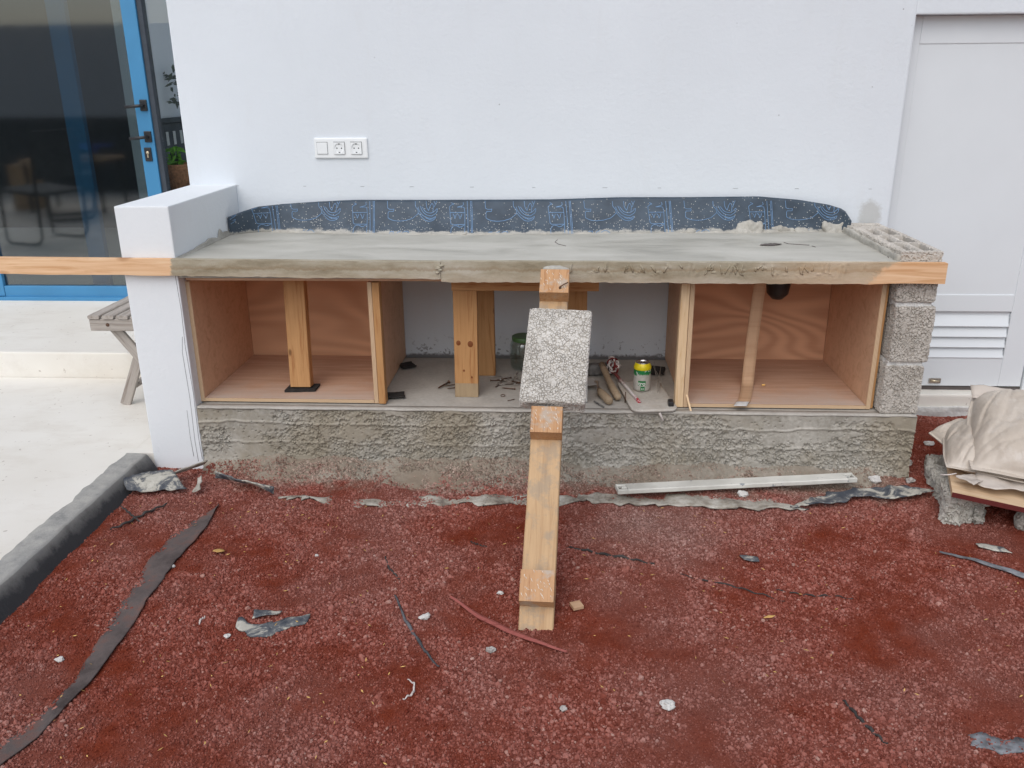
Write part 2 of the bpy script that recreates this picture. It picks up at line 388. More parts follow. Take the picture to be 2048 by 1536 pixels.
# plywood with strong cathedral grain (back panels)
def ply_rings(name, base, dark, sc):
    m, t, b = newmat(name, .6, 0, .3); co = objco(t)
    v = nd(t, 'Mapping', {0: co, 3: (.5, 1, 1.7)}).outputs[0]
    wv = noise(t, v, 2.3, 1, .4, .2)
    wv = math_(t, 'ADD', math_(t, 'MULTIPLY', math_(t, 'SINE', math_(t, 'ADD', math_(t, 'MULTIPLY', wv, sc*16), math_(t, 'MULTIPLY', nd(t, 'SeparateXYZ', {0: co}).outputs[2], 70.))), .5), .5)
    fine = noise(t, nd(t, 'Mapping', {0: co, 3: (3, 90, 90)}).outputs[0], 1.5, 3)
    f = math_(t, 'ADD', math_(t, 'MULTIPLY', wv, .7), math_(t, 'MULTIPLY', fine, .35))
    setc(t, b, ramp(t, f, [(.15, dark), (.5, base), (.9, [v2*1.12 for v2 in base])])); return m
MT['ply_back'] = ply_rings('plywood_back', (.60, .335, .195), (.56, .30, .168), 3.0)
MT['ply_back2'] = ply_rings('plywood_back_grained', (.60, .335, .20), (.525, .275, .157), 5.0)
# dusty plywood floor
m, t, b = newmat('plywood_floor_dusty', .75, 0, .25); co = objco(t)
c = ramp(t, noise(t, nd(t, 'Mapping', {0: co, 3: (3, 30, 30)}).outputs[0], 1.5, 4), [(.35, (.47, .28, .18)), (.65, (.56, .355, .245))])
y = nd(t, 'SeparateXYZ', {0: pos(t)}).outputs[1]
du = math_(t, 'MULTIPLY', ramp(t, math_(t, 'ADD', y, math_(t, 'MULTIPLY', noise(t, co, 9, 4, .7), .35)), [(.2, 1.0), (.42, 0.0)]), .75)
cc_ = mixc(t, du, c, (.47, .40, .345)); setc(t, b, mixc(t, ramp(t, noise(t, co, 60, 3, .6), [(.68, 0.0), (.72, .6)]), cc_, (.55, .52, .47))); MT['ply_floor'] = m
# laminated plywood edge: ply lines
def plyedge(name, axis):
    m, t, b = newmat(name, .7); s = nd(t, 'SeparateXYZ', {0: nd(t, 'TexCoord').outputs['Object']}).outputs[axis]
    f = math_(t, 'FRACT', math_(t, 'MULTIPLY', s, 230.0))
    setc(t, b, ramp(t, f, [(.25, (.62, .45, .28)), (.5, (.30, .15, .07)), (.75, (.66, .5, .33))])); return m
MT['plyedge_x'] = plyedge('plywood_edge_vertical', 0); MT['plyedge_z'] = plyedge('plywood_edge_flat', 2)
# formwork board: pale pine, cement smeared between the bare ends
m, t, b = newmat('cement_smeared_board', .8, 0, .25); p = pos(t); s = nd(t, 'SeparateXYZ', {0: p})
gr = noise(t, nd(t, 'Mapping', {0: p, 3: (2.5, 40, 40)}).outputs[0], 1.5, 4, .6, 1.0)
wd = ramp(t, gr, [(.35, (.60, .34, .17)), (.5, (.72, .46, .27)), (.7, (.78, .54, .34))])
kn = nd(t, 'TexVoronoi', {'Vector': nd(t, 'Mapping', {0: p, 3: (4.3, 5, 9)}).outputs[0], 'Scale': 1.0}).outputs['Distance']
wd = mixc(t, ramp(t, kn, [(.07, .75), (.16, 0.0)]), wd, (.33, .14, .05))
cm = ramp(t, noise(t, nd(t, 'Mapping', {0: p, 3: (3, 8, 12)}).outputs[0], 1.6, 6, .65), [(.32, (.22, .18, .115)), (.5, (.36, .315, .23)), (.68, (.46, .42, .34))])
zz = math_(t, 'ADD', s.outputs[2], math_(t, 'MULTIPLY', math_(t, 'SUBTRACT', noise(t, nd(t, 'Mapping', {0: p, 3: (1, 1, .2)}).outputs[0], 16, 4, .7), .5), .045))
line = math_(t, 'MULTIPLY', ramp(t, zz, [(.774, 0.0), (.778, 1.0)]), ramp(t, zz, [(.779, 1.0), (.790, 0.0)]))
cm = mixc(t, math_(t, 'MULTIPLY', line, .55), cm, (.24, .16, .085))
cm = mixc(t, ramp(t, zz, [(.735, .35), (.772, 0.0)]), cm, (.52, .41, .31))
xa = math_(t, 'ADD', s.outputs[0], math_(t, 'MULTIPLY', math_(t, 'SUBTRACT', noise(t, p, 22, 4, .7), .5), .06))
xr = math_(t, 'ADD', math_(t, 'ADD', s.outputs[0], math_(t, 'MULTIPLY', math_(t, 'SUBTRACT', noise(t, p, 9, 4, .7), .5), .25)), math_(t, 'MULTIPLY', math_(t, 'SUBTRACT', .77, s.outputs[2]), 1.6))
msk = math_(t, 'MULTIPLY', ramp(t, xa, [(.088, 0.0), (.096, 1.0)]), ramp(t, math_(t, 'MULTIPLY', xr, .2), [(.507, 1.0), (.513, 0.0)]))
thin = ramp(t, math_(t, 'MULTIPLY', s.outputs[0], .2), [(.42, 1.0), (.47, .72)])
setc(t, b, mixc(t, math_(t, 'MULTIPLY', msk, thin), wd, cm)); bump(t, b, math_(t, 'MULTIPLY', noise(t, p, 130, 4, .7), msk), .5, .003); MT['formboard'] = m
# --- others
m, t, b = newmat('bitumen_membrane', .55, 0, .4); p = pos(t); z = nd(t, 'SeparateXYZ', {0: p}).outputs[2]
vo = nd(t, 'TexVoronoi', {'Vector': p, 'Scale': 130.0}); dd = vo.outputs['Distance']; sel = nd(t, 'SeparateColor', {0: vo.outputs['Color']}).outputs[0]
dens = math_(t, 'ADD', math_(t, 'MULTIPLY', math_(t, 'SUBTRACT', z, .8), 3.6), math_(t, 'MULTIPLY', math_(t, 'SUBTRACT', noise(t, p, 5, 3), .5), .7))
keep = math_(t, 'GREATER_THAN', sel, math_(t, 'ADD', dens, .36))
dots = math_(t, 'MULTIPLY', ramp(t, dd, [(.17, 1.0), (.27, 0.0)]), keep)
c = ramp(t, noise(t, p, 12, 4), [(.35, (.034, .050, .070)), (.65, (.056, .080, .108))])
c = mixc(t, math_(t, 'MULTIPLY', dots, .9), c, (.55, .54, .5))
ed = ramp(t, math_(t, 'ADD', z, math_(t, 'MULTIPLY', math_(t, 'SUBTRACT', noise(t, p, 26, 5, .75), .5), .055)), [(.812, 1.0), (.818, 0.0)])
setc(t, b, mixc(t, math_(t, 'MULTIPLY', ed, .85), c, (.45, .43, .38))); MT['membrane'] = m
MT['print'] = plain('membrane_print_blue', (.15, .26, .42), .6, 0, .2, 40)
m, t, b = newmat('muddy_membrane', .7, 0, .3); co = objco(t)
c = ramp(t, noise(t, co, 16, 6, .7, .6), [(.40, (.055, .062, .075)), (.5, (.13, .135, .14)), (.56, (.42, .40, .34)), (.7, (.55, .53, .47))], 'LINEAR')
setc(t, b, c); bump(t, b, noise(t, co, 40, 4), .5, .004); MT['flap'] = m
m, t, b = newmat('mortar_coated_membrane', .85, 0, .2); co = objco(t)
c = ramp(t, noise(t, co, 13, 6, .7), [(.34, (.14, .11, .09)), (.48, (.33, .30, .25)), (.62, (.50, .475, .42))])
setc(t, b, c); bump(t, b, noise(t, co, 90, 5, .7), .8, .004); MT['flap_mortar'] = m
m, t, b = newmat('dusty_felt', .95, 0, .1); co = objco(t)
c = ramp(t, noise(t, co, 10, 6, .7), [(.32, (.062, .050, .047)), (.55, (.12, .098, .092)), (.72, (.17, .09, .072))])
setc(t, b, c); bump(t, b, noise(t, co, 260, 3, .7), .5, .002); MT['felt'] = m
MT['blue'] = plain('blue_lacquer', (.055, .235, .44), .35, 0, .06, 5, .5)
MT['blue_dark'] = plain('dark_stile_edge', (.05, .06, .075), .6)  # dark grey for the edge strip beside the stile
MT['black'] = plain('black_metal', (.018, .018, .02), .4, 0, .2, 40, .5)
MT['rubber'] = plain('black_rubber_pad', (.03, .027, .025), .9, 0, .5, 60, bmp=.9, bscale=250)
MT['brass'] = plain('brass_cylinder', (.62, .53, .38), .35, .8)
MT['white_door'] = plain('white_door_paint', (.69, .725, .745), .45, 0, .02, 4, .4)
MT['white_plastic'] = plain('white_plastic', (.80, .82, .82), .35, 0, .015, 8, .5)
MT['dark_hole'] = plain('dark_holes_and_clips', (.10, .10, .10), .6)  # dark colour for socket holes, joints and clips
MT['gap'] = plain('dark_gap_and_scar', (.10, .085, .08), .8)  # dark fill for shade in gaps and slots, and for slab scars
MT['steel'] = plain('dull_steel', (.50, .47, .43), .42, .9, .3, 60)
MT['rust'] = plain('rusty_steel', (.13, .075, .05), .7, .4, .4, 50)
MT['dirty_metal'] = plain('mortar_crusted_metal', (.16, .15, .14), .8, .2, .5, 60, bmp=.7)
MT['tool_handle'] = wood('mortar_stained_handle', (.36, .27, .18), (.24, .17, .10), False, 1.5, .8)
MT['plate'] = concrete('mortar_coated_plate', (.42, .39, .34), (.56, .53, .48), (.40, .30, .22), .5, 120)
MT['metal_plate'] = plain('dull_trowel_plate', (.50, .49, .46), .5, .4, .1, 20)
MT['lid'] = plain('green_lid', (.075, .16, .055), .4, 0, .06, 5, .5)
MT['sack'] = None
m, t, b = newmat('woven_plastic_sack', .5, 0, .35); p = pos(t)
c = ramp(t, noise(t, p, 6, 5, .6), [(.35, (.46, .395, .325)), (.65, (.58, .515, .44))])
c = mixc(t, math_(t, 'MULTIPLY', ramp(t, noise(t, p, 14, 5, .7), [(.55, 0.0), (.7, 1.0)]), .4), c, (.66, .62, .575))
setc(t, b, c); bump(t, b, math_(t, 'ADD', noise(t, nd(t, 'Mapping', {0: p, 3: (40, 12, 12)}).outputs[0], 1.0, 4, .6), math_(t, 'MULTIPLY', noise(t, p, 60, 3), .3)), .35, .012); MT['sack'] = m
MT['film'] = plain('sack_liner_film', (.54, .48, .42), .45, 0, .08, 12, .4, .3, 40)
MT['red_edge'] = plain('dark_red_edge', (.115, .02, .018), .55)
MT['sheet_top'] = wood('pale_veneer', (.66, .49, .32), (.54, .36, .2), False, .7)
m, t, b = newmat('screed_bar_paint', .6, 0, .3); co = objco(t)
c = ramp(t, noise(t, co, 7, 4), [(.35, (.50, .49, .44)), (.65, (.68, .67, .61))])
c = mixc(t, ramp(t, noise(t, co, 30, 5, .7), [(.63, 0.0), (.68, .85)]), c, (.16, .19, .22)); setc(t, b, c); MT['bar'] = m
MT['twig'] = plain('dark_twig', (.05, .045, .042), .8, 0, .5, 30)
MT['grey_twig'] = plain('grey_strip', (.17, .175, .185), .7, 0, .6, 40)
MT['crack'] = plain('pencil_grey', (.30, .30, .31), .9)
MT['root'] = plain('dark_root', (.075, .075, .08), .8, 0, .8, 18, bmp=.6)
MT['drip'] = concrete('wet_mortar_drip', (.30, .265, .19), (.44, .40, .31), None, .4, 120)
MT['redwood'] = wood('red_splinter', (.30, .085, .07), (.19, .045, .035), False, 2)
MT['wire_fibre'] = plain('pale_fibre', (.30, .27, .23), .6)
MT['white_stone'] = plain('white_plaster_crumb', (.56, .54, .51), .9, 0, .12, 60, bmp=.6)
MT['grey_stone'] = plain('grey_stone_crumb', (.40, .37, .34), .9, 0, .25, 60, bmp=.7)
MT['chip'] = plain('straw_chip', (.60, .37, .12), .7, 0, .35, 3)
MT['can_yellow'] = plain('can_yellow', (.68, .56, .01), .35, .1, .05, 5, .5)
MT['can_metal'] = plain('can_aluminium', (.62, .62, .62), .25, .95, .1)
MT['can_white'] = plain('can_white_print', (.75, .76, .72), .4)
MT['can_green'] = plain('can_green', (.012, .17, .045), .35, .1, .08, 8, .5)
m, t, b = newmat('can_side', .45, .05, .4); co = objco(t, rnd=False); z = nd(t, 'SeparateXYZ', {0: co}).outputs[2]
e = math_(t, 'ADD', z, math_(t, 'MULTIPLY', math_(t, 'SUBTRACT', noise(t, co, 55, 5, .7), .5), .045))
sm = math_(t, 'MULTIPLY', ramp(t, e, [(.066, 1.0), (.072, 0.0)]), 1.0)
cc = mixc(t, sm, (.012, .18, .05), ramp(t, noise(t, co, 60, 4), [(.3, (.40, .385, .34)), (.7, (.55, .53, .48))]))
wh = math_(t, 'MULTIPLY', ramp(t, noise(t, co, 75, 3, .6), [(.6, 0.0), (.63, 1.0)]), ramp(t, z, [(.068, 0.0), (.07, 1.0)]))
setc(t, b, mixc(t, wh, cc, (.75, .76, .74))); MT['can_side'] = m
# paint-flecked red and white stick
m, t, b = newmat('red_white_stick', .6); co = objco(t, rnd=False); x = nd(t, 'SeparateXYZ', {0: co}).outputs[0]
f = math_(t, 'ADD', x, math_(t, 'MULTIPLY', math_(t, 'SUBTRACT', noise(t, co, 60, 4, .7), .5), .25))
setc(t, b, ramp(t, math_(t, 'ADD', f, .5), [(.36, (.40, .035, .045)), (.40, (.62, .58, .56)), (.54, (.62, .56, .53)), (.58, (.22, .05, .045))])); MT['stick'] = m
MT['cord_red'] = plain('red_cord', (.20, .025, .025), .8, 0, .4, 60)
MT['cord_white'] = plain('white_cord', (.58, .52, .48), .8, 0, .2, 60)
# clear glass for jar, dark glazing for door: fresnel mix of transparency and reflection
def glazing(name, tint, boost, rough=.01):
    m = bpy.data.materials.new(name); m.use_nodes = True; t = m.node_tree; t.nodes.clear()
    tr = nd(t, 'BsdfTransparent', {0: c4(tint)}); gl = nd(t, 'BsdfGlossy', {0: (1, 1, 1, 1), 1: rough})
    lw = nd(t, 'LayerWeight', {0: .5}); f = math_(t, 'ADD', math_(t, 'MULTIPLY', math_(t, 'POWER', lw.outputs['Facing'], 5.0), .9), .042*boost, True)
    mx = nd(t, 'MixShader', {0: f, 1: tr.outputs[0], 2: gl.outputs[0]}); out = nd(t, 'OutputMaterial', {0: mx.outputs[0]}); return m
MT['glass'] = glazing('door_glass', (.55, .60, .61), 2.6, .05)
MT['glass_clear'] = glazing('side_glass', (.90, .93, .93), 1.3)
MT['jar_glass'] = glazing('jar_glass', (.86, .89, .87), 1.6, .03)
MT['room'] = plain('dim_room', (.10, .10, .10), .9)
MT['room_floor'] = plain('room_floor', (.22, .2, .18), .5)
MT['blue_cloth'] = plain('blue_cloth', (.03, .07, .30), .9, 0, .3, 10)
MT['wicker'] = plain('terracotta_wicker', (.32, .15, .08), .8, 0, .4, 80, bmp=.8, bscale=90)
MT['leaf'] = plain('green_leaf', (.12, .30, .03), .6, 0, .4, 30)
MT['dark_leaf'] = plain('dark_leaf', (.035, .06, .02), .7, 0, .4, 30)
MT['slate'] = plain('dark_slate', (.07, .078, .085), .7, 0, .3, 12)
MT['ground_far'] = plain('earth', (.22, .17, .13), .95)

# ================================================================== THE SETTING
YW = .664
def gz(P):
    """height of the gravel surface"""
    P = np.atleast_2d(np.asarray(P, float)); Q = np.c_[P[:, 0], P[:, 1], np.zeros(len(P))]
    z = (fbm(Q, .35, 3)-.5)*.03 + (fbm(Q, .09, 9, 2)-.5)*.012 - .004
    z += .010*sstep(-.10, .0, P[:, 1])*sstep(.1, .5, P[:, 0])*(P[:, 0] < 2.76)*vnoise(Q, .12, 31)
    return z
def foot(P):
    """rough mortar toe spreading from the plinth over the gravel"""
    P = np.asarray(P, float); Q = np.c_[P, np.zeros(len(P))]; X0 = np.c_[P[:, 0], np.zeros(len(P)), np.zeros(len(P))]
    wid = .05+.21*fbm(X0, .35, 61, 3)*sstep(.1, .45, P[:, 0])*(1-.6*sstep(1.7, 2.4, P[:, 0]))
    tt = np.clip(-P[:, 1]/wid, 0, 2)
    z = (.020+.040*fbm(X0, .13, 62, 3))*(1-tt) + gz(P) + (fbm(Q, .07, 63)-.5)*.022
    return np.where(tt > 1, z-.03*(tt-1), z)
def gz1(x, y): return float(gz([[x, y]])[0])
box('ground', -200, 200, -200, 200, -.6, -.12, MT['ground_far'], None, 0).__setitem__('kind', 'structure')
xs = np.r_[np.arange(-.14, 3.9, .018), np.array([4.2, 4.6, 5.2, 6.0])]; ys = np.r_[np.array([-5, -4.2, -3.4, -2.8]), np.arange(-2.4, YW+.001, .018)]
X, Y = np.meshgrid(xs, ys, indexing='ij'); P2 = np.c_[X.ravel(), Y.ravel()]; Z = gz(P2)
V = np.c_[P2, Z]; nx, ny = X.shape; I = np.arange(nx*ny).reshape(nx, ny)
F = np.stack([I[:-1, :-1], I[1:, :-1], I[1:, 1:], I[:-1, 1:]], -1).reshape(-1, 4)
tag(mesh('gravel_bed', V, F, MT['soil'], smooth=True), kind='structure')
# loose stones on it, instanced by geometry nodes
def stones_group():
    g = bpy.data.node_groups.new('scatter_stones', 'GeometryNodeTree')
    g.interface.new_socket('Geometry', in_out='INPUT', socket_type='NodeSocketGeometry'); g.interface.new_socket('Geometry', in_out='OUTPUT', socket_type='NodeSocketGeometry')
    N = g.nodes; Lk = g.links.new
    gi = N.new('NodeGroupInput'); go = N.new('NodeGroupOutput')
    join = None; insts = []
    for k in range(4):
        ic = N.new('GeometryNodeMeshIcoSphere'); ic.inputs['Radius'].default_value = 1; ic.inputs['Subdivisions'].default_value = 2
        sp = N.new('GeometryNodeSetPosition'); nz = N.new('ShaderNodeTexNoise'); nz.inputs['Scale'].default_value = .75; nz.inputs['Detail'].default_value = 2
        nz.noise_dimensions = '4D'; nz.inputs['W'].default_value = 3.7*k
        vm = N.new('ShaderNodeVectorMath'); vm.operation = 'SUBTRACT'; vm.inputs[1].default_value = (.5, .5, .5)
        sc = N.new('ShaderNodeVectorMath'); sc.operation = 'SCALE'; sc.inputs['Scale'].default_value = 2.6
        Lk(nz.outputs['Color'], vm.inputs[0]); Lk(vm.outputs[0], sc.inputs[0]); Lk(ic.outputs[0], sp.inputs[0]); Lk(sc.outputs[0], sp.inputs['Offset'])
        sm = N.new('GeometryNodeSetMaterial'); sm.inputs['Material'].default_value = MT['stone']; Lk(sp.outputs[0], sm.inputs[0])
        ti = N.new('GeometryNodeGeometryToInstance'); Lk(sm.outputs[0], ti.inputs[0]); insts.append(ti)
    jn = N.new('GeometryNodeJoinGeometry')
    for ti in insts: Lk(ti.outputs[0], jn.inputs[0])
    outs = []
    for (dens, s0, s1, seed) in ((34000, .0014, .0031, 1), (10500, .0026, .0050, 2), (700, .0048, .0078, 3)):
        dp = N.new('GeometryNodeDistributePointsOnFaces'); dp.inputs['Density'].default_value = dens; dp.inputs['Seed'].default_value = seed
        Lk(gi.outputs[0], dp.inputs[0])
        ip = N.new('GeometryNodeInstanceOnPoints'); ip.inputs['Pick Instance'].default_value = True
        rr = N.new('FunctionNodeRandomValue'); rr.data_type = 'FLOAT_VECTOR'; rr.inputs[0].default_value = (0, 0, 0); rr.inputs[1].default_value = (6.28, 6.28, 6.28)
        rs = N.new('FunctionNodeRandomValue'); rs.data_type = 'FLOAT'; rs.inputs[2].default_value = s0; rs.inputs[3].default_value = s1
        na = N.new('ShaderNodeTexNoise'); nb = N.new('ShaderNodeTexNoise')
        for q, (sc_, de) in ((na, (2.6, .65)), (nb, (13, .7))): q.inputs['Scale'].default_value = sc_; q.inputs['Detail'].default_value = 5; q.inputs['Roughness'].default_value = de
        m1 = N.new('ShaderNodeMath'); m1.operation = 'MULTIPLY'; m1.inputs[1].default_value = .6; Lk(na.outputs[0], m1.inputs[0])
        m2 = N.new('ShaderNodeMath'); m2.operation = 'MULTIPLY_ADD'; m2.inputs[1].default_value = .4; Lk(nb.outputs[0], m2.inputs[0]); Lk(m1.outputs[0], m2.inputs[2])
        mr = N.new('ShaderNodeMapRange'); mr.inputs[1].default_value = .42; mr.inputs[2].default_value = .54; mr.inputs[3].default_value = .38; mr.inputs[4].default_value = 1.0; Lk(m2.outputs[0], mr.inputs[0])
        mm = N.new('ShaderNodeMath'); mm.operation = 'MULTIPLY'
        rr.inputs['Seed'].default_value = seed*7; rs.inputs['Seed'].default_value = seed*7+1
        Lk(dp.outputs[0], ip.inputs['Points']); Lk(jn.outputs[0], ip.inputs['Instance']); Lk(rr.outputs[0], ip.inputs['Rotation']); Lk(rs.outputs[1], mm.inputs[0]); Lk(mr.outputs[0], mm.inputs[1]); Lk(mm.outputs[0], ip.inputs['Scale'])
        outs.append(ip)
    j2 = N.new('GeometryNodeJoinGeometry')
    for ip in outs: Lk(ip.outputs[0], j2.inputs[0])
    Lk(j2.outputs[0], go.inputs[0]); return g
xs2 = np.arange(-.085, 3.6, .03); ys2 = np.arange(-2.0, YW-.01, .03)
X, Y = np.meshgrid(xs2, ys2, indexing='ij'); P2 = np.c_[X.ravel(), Y.ravel()]; ze = gz(P2); fz = foot(P2); inf = (P2[:, 0] > .11) & (P2[:, 0] < 2.62) & (P2[:, 1] > -.26); ze = np.where(inf, np.maximum(ze, fz-.003), ze); V = np.c_[P2, ze+.0008]; nx, ny = X.shape; I = np.arange(nx*ny).reshape(nx, ny)
F = np.stack([I[:-1, :-1], I[1:, :-1], I[1:, 1:], I[:-1, 1:]], -1).reshape(-1, 4)
C = V[F].mean(1); keep = ~((C[:, 1] > -.004) & (C[:, 0] < 2.74)); F = F[keep]
go_ = mesh('gravel_stones', V, F, MT['stone'])
md = go_.modifiers.new('scatter', 'NODES'); md.node_group = stones_group()
tag(go_, 'loose red and pinkish volcanic gravel covering the ground', 'gravel', kind='stuff')

# patio at the left, with a step up to the glazed door
tag(box('patio', -9, -.185, -7, .87, -.12, .05, MT['patio'], None, .004), kind='structure')
box('patio_infill', -.185, -.09, .0, .87, -.12, .0495, MT['patio'], None, 0).__setitem__('kind', 'structure')
tag(box('patio_step', -9, -.095, .874, 5.2, -.12, .178, MT['patio'], None, .008), kind='structure')
# kerb: mortar top, bitumen painted slope
n = 320; yy = np.linspace(-4.0, -.02, n); G = np.zeros((n, 9, 3))
prof = [(-.20, .046), (-.196, .0555), (-.192, .0565), (-.155, .0560), (-.125, .0545), (-.116, .0525), (-.110, .046), (-.090, .012), (-.074, -.02)]
for j, (x, z) in enumerate(prof):
    Q = np.c_[np.full(n, x), yy, np.full(n, z)]
    G[:, j, 0] = x + (fbm(Q, .07, 5, 4)-.5)*(.035 if j < 3 else .007); G[:, j, 1] = yy; G[:, j, 2] = z + (fbm(Q*np.array([0, 1, 0]), .06, 8)-.5)*.005
kb = grid_solid('kerb', G[:, ::-1], .004, MT['kerb'], None, True)
cz_ = np.array([p_.center[0] + kb.matrix_basis.translation.x for p_ in kb.data.polygons])
kb.data.set_sharp_from_angle(angle=R(22)); tag(kb, kind='structure')

# ------------------------------------------------------------------ house
house = thing('house', (-.1, YW, 0), 'white rendered house wall behind the unfinished worktop, with blue and white doors', 'house')
YD0 = 1.92
DX, ZT = 2.807, 1.621      # door opening: left edge and head
def wallpiece(name, x0, x1, y0, y1, z0, z1, mat=MT['wall'], bev=.006): return box(name, x0, x1, y0, y1, z0, z1, mat, house, bev)
wallpiece('wall', -.104, DX, YW, YW+.25, -.12, 3.2)
wallpiece('wall', DX-.004, 3.75, YW+.001, YW+.249, ZT, 3.2)
wallpiece('wall', 3.66, 6.5, YW+.002, YW+.25, -.12, ZT+.004)
wallpiece('wall', 3.74, 6.5, YW+.003, YW+.248, ZT, 3.199)
wallpiece('return_wall', -.106, .15, YW+.246, YD0+.1, -.12, 3.198, MT['return']); wallpiece('unseen_courtyard_wall', -.104, .15, YD0+.102, 6.0, -.12, 1.0, MT['return'])  # courtyard wall is unseen, kept low to let more sky light in
# sill below the white door
box('door_sill', DX, 3.68, YW-.004, YW+.22, -.1, .088, MT['patio'], house, .008)
rbox('sill_mortar', (.86, .02, .065), .01, MT['pale_mortar'], house, Matrix.Translation((3.235, YW-.008, .002)), .006, lambda P: (fbm(P+5, .03, 4)-.5)*.012)
# white service door
sdoor = box('service_door', DX-.01, 3.66, .735, .765, .105, ZT-.004, MT['white_door'], house, .002)
def sub(name, *a, mat=MT['white_door'], bev=.003): return box(name, *a, mat, sdoor, bev)
yd = .72
sub('stile', DX+.0005, 2.8545, yd, .736, .108, ZT-.001); sub('stile', 3.3965, 3.492, yd, .736, .108, ZT-.012)
sub('rail', 2.8545, 3.3965, yd+.0003, .736, 1.5185, ZT-.001); sub('rail', 2.8545, 3.3965, yd, .736, .446, .521); sub('rail', 2.8545, 3.3965, yd, .736, .108, .250)
sub('door_frame', 3.4955, 3.66, yd-.01, .738, .08, ZT-.012)
sub('panel', 2.8545, 3.3965, .7235, .736, .521, 1.5185, bev=.0005)
for i in range(4):
    z0 = .402-.047*i
    plank('louvre_slat', (2.856, .727, z0+.002), (3.392, .727, z0+.002), .052, .006, (0, -.93, .36), MT['white_door'], sdoor, .002, .0001)
sub('louvre_backing', 2.857, 3.394, .7345, .7365, .252, .444, bev=0)
box('door_gap_shade', DX, 3.66, .725, .76, .0885, .104, MT['gap'], house, 0)  # dark strip stands in for the shade under the door
bb = box('bolt_plate', 3.095, 3.145, .712, .7195, .122, .145, MT['steel'], sdoor, .001)
tube('bolt', [(3.10, .708, .134), (3.138, .708, .134)], .005, MT['brass'], sdoor)
# socket and switch plate: bevelled frame, rocker, two round sockets
sp_ = box('socket_plate', .446, .668, YW-.010, YW+.002, 1.099, 1.181, MT['white_plastic'], house, .006)
for k, xc in enumerate((.480, .551, .622)):
    if k == 0:
        box('rocker_switch', xc-.0215, xc+.0215, YW-.014, YW-.009, 1.117, 1.163, MT['white_plastic'], sp_, .002)
        box('switch_gap', xc-.0225, xc+.0225, YW-.0106, YW-.0098, 1.116, 1.165, MT['dark_hole'], sp_, 0)
    else:
        # recessed cup built as a lathe facing the camera
        Mx = Matrix.Translation((xc, YW-.010, 1.140)) @ Matrix.Rotation(R(90), 4, 'X')
        box('socket_gap', xc-.0235, xc+.0235, YW-.0108, YW-.0098, 1.1155, 1.1655, MT['dark_hole'], sp_, 0)
        V = []; F = []; sg = 32
        for q in range(sg):
            a = 2*math.pi*q/sg; ca, sa = math.cos(a), math.sin(a); e = 1/max(abs(ca), abs(sa))
            V += [(.0222*e*ca, .0235*e*sa, .0012), (.0222*e*ca, .0235*e*sa, .0052), (.0195*ca, .0195*sa, .0052), (.0190*ca, .0190*sa, .0015), (.0001*ca, .0001*sa, .0015)]
        for q in range(sg):
            for j in range(4):
                a, b_ = q*5+j, ((q+1) % sg)*5+j; F.append((a, b_, b_+1, a+1))
        so = mesh('socket', V, F, MT['white_plastic'], sp_, Mx)
        for dx in (-.0095, .0095): lathe('pin_hole_disc', [(.0, .0006), (.0027, .0006), (.0027, 0)], (0, 0, 0), MT['dark_hole'], sp_, 10, Matrix.Translation((xc+dx, YW-.0115, 1.140)) @ Matrix.Rotation(R(90), 4, 'X'))  # dark discs laid on; their colour stands in for shaded holes
        for dz in (-.0168, .0168): box('earth_clip', xc-.003, xc+.003, YW-.0135, YW-.011, 1.140+dz-.0016, 1.140+dz+.0016, MT['dark_hole'], sp_, 0)
# pencil setting-out ticks on the wall
for i in range(11):
    x = .113+.255*i+random.uniform(-.05, .05); z = .987-.0066*(x-.113)
    box('pencil_tick', x, x+random.uniform(.012, .022), YW-.0008, YW+.001, z, z+.0010, MT['grey_twig'], house, 0)

# blue glazed door, set back on the step; room and courtyard behind
YD = 1.92
gd = box('glazed_door', -1.86, -.812, YD-.01, YD+.04, .176, .262, MT['blue'], house, .004)         # bottom rail
box('stile', -.895, -.812, YD-.012, YD+.045, .2625, 2.6, MT['blue'], gd, .005)
box('stile', -1.945, -1.862, YD-.012, YD+.045, .2, 2.6, MT['blue'], gd, .005)
box('stile', -1.37, -1.262, YD+.10, YD+.14, .22, 2.6, MT['blue'], gd, .005)
box('threshold', -3.0, -.3, YD-.03, YD+.15, .174, .198, MT['blue'], gd, .003)
box('pane', -1.861, -.896, YD+.012, YD+.018, .263, 2.6, MT['glass'], gd, 0)
box('pane', -3.0, -1.946, YD+.012, YD+.018, .2, 2.6, MT['glass'], gd, 0)
box('stile_edge', -.8115, -.782, YD+.0, YD+.05, .2, 2.6, MT['blue_dark'], gd, .003)  # dark grey strip along the side of the stile
box('pane', -.781, -.1065, YD+.03, YD+.036, .2, 2.6, MT['glass_clear'], gd, 0)
for zz_, tilt in ((1.285, 0), (1.118, 0)):
    tube('handle', [(-.842, YD-.012, zz_), (-.842, YD-.05, zz_), (-.850, YD-.055, zz_-.002), (-.93, YD-.055, zz_-.008)], .009, MT['black'], gd, 8)
    box('handle_rose', -.862, -.822, YD-.022, YD-.011, zz_-.03, zz_+.03, MT['black'], gd, .004)
box('lock_plate', -.875, -.835, YD-.02, YD-.011, .985, 1.06, MT['black'], gd, .004)
lathe('lock_cylinder', [(.0, .004), (.008, .004), (.009, 0)], (0, 0, 0), MT['brass'], gd, 14, Matrix.Translation((-.855, YD-.021, 1.032)) @ Matrix.Rotation(R(90), 4, 'X'))
box('lock_cylinder', -.859, -.851, YD-.025, YD-.019, 1.005, 1.03, MT['brass'], gd, .002)
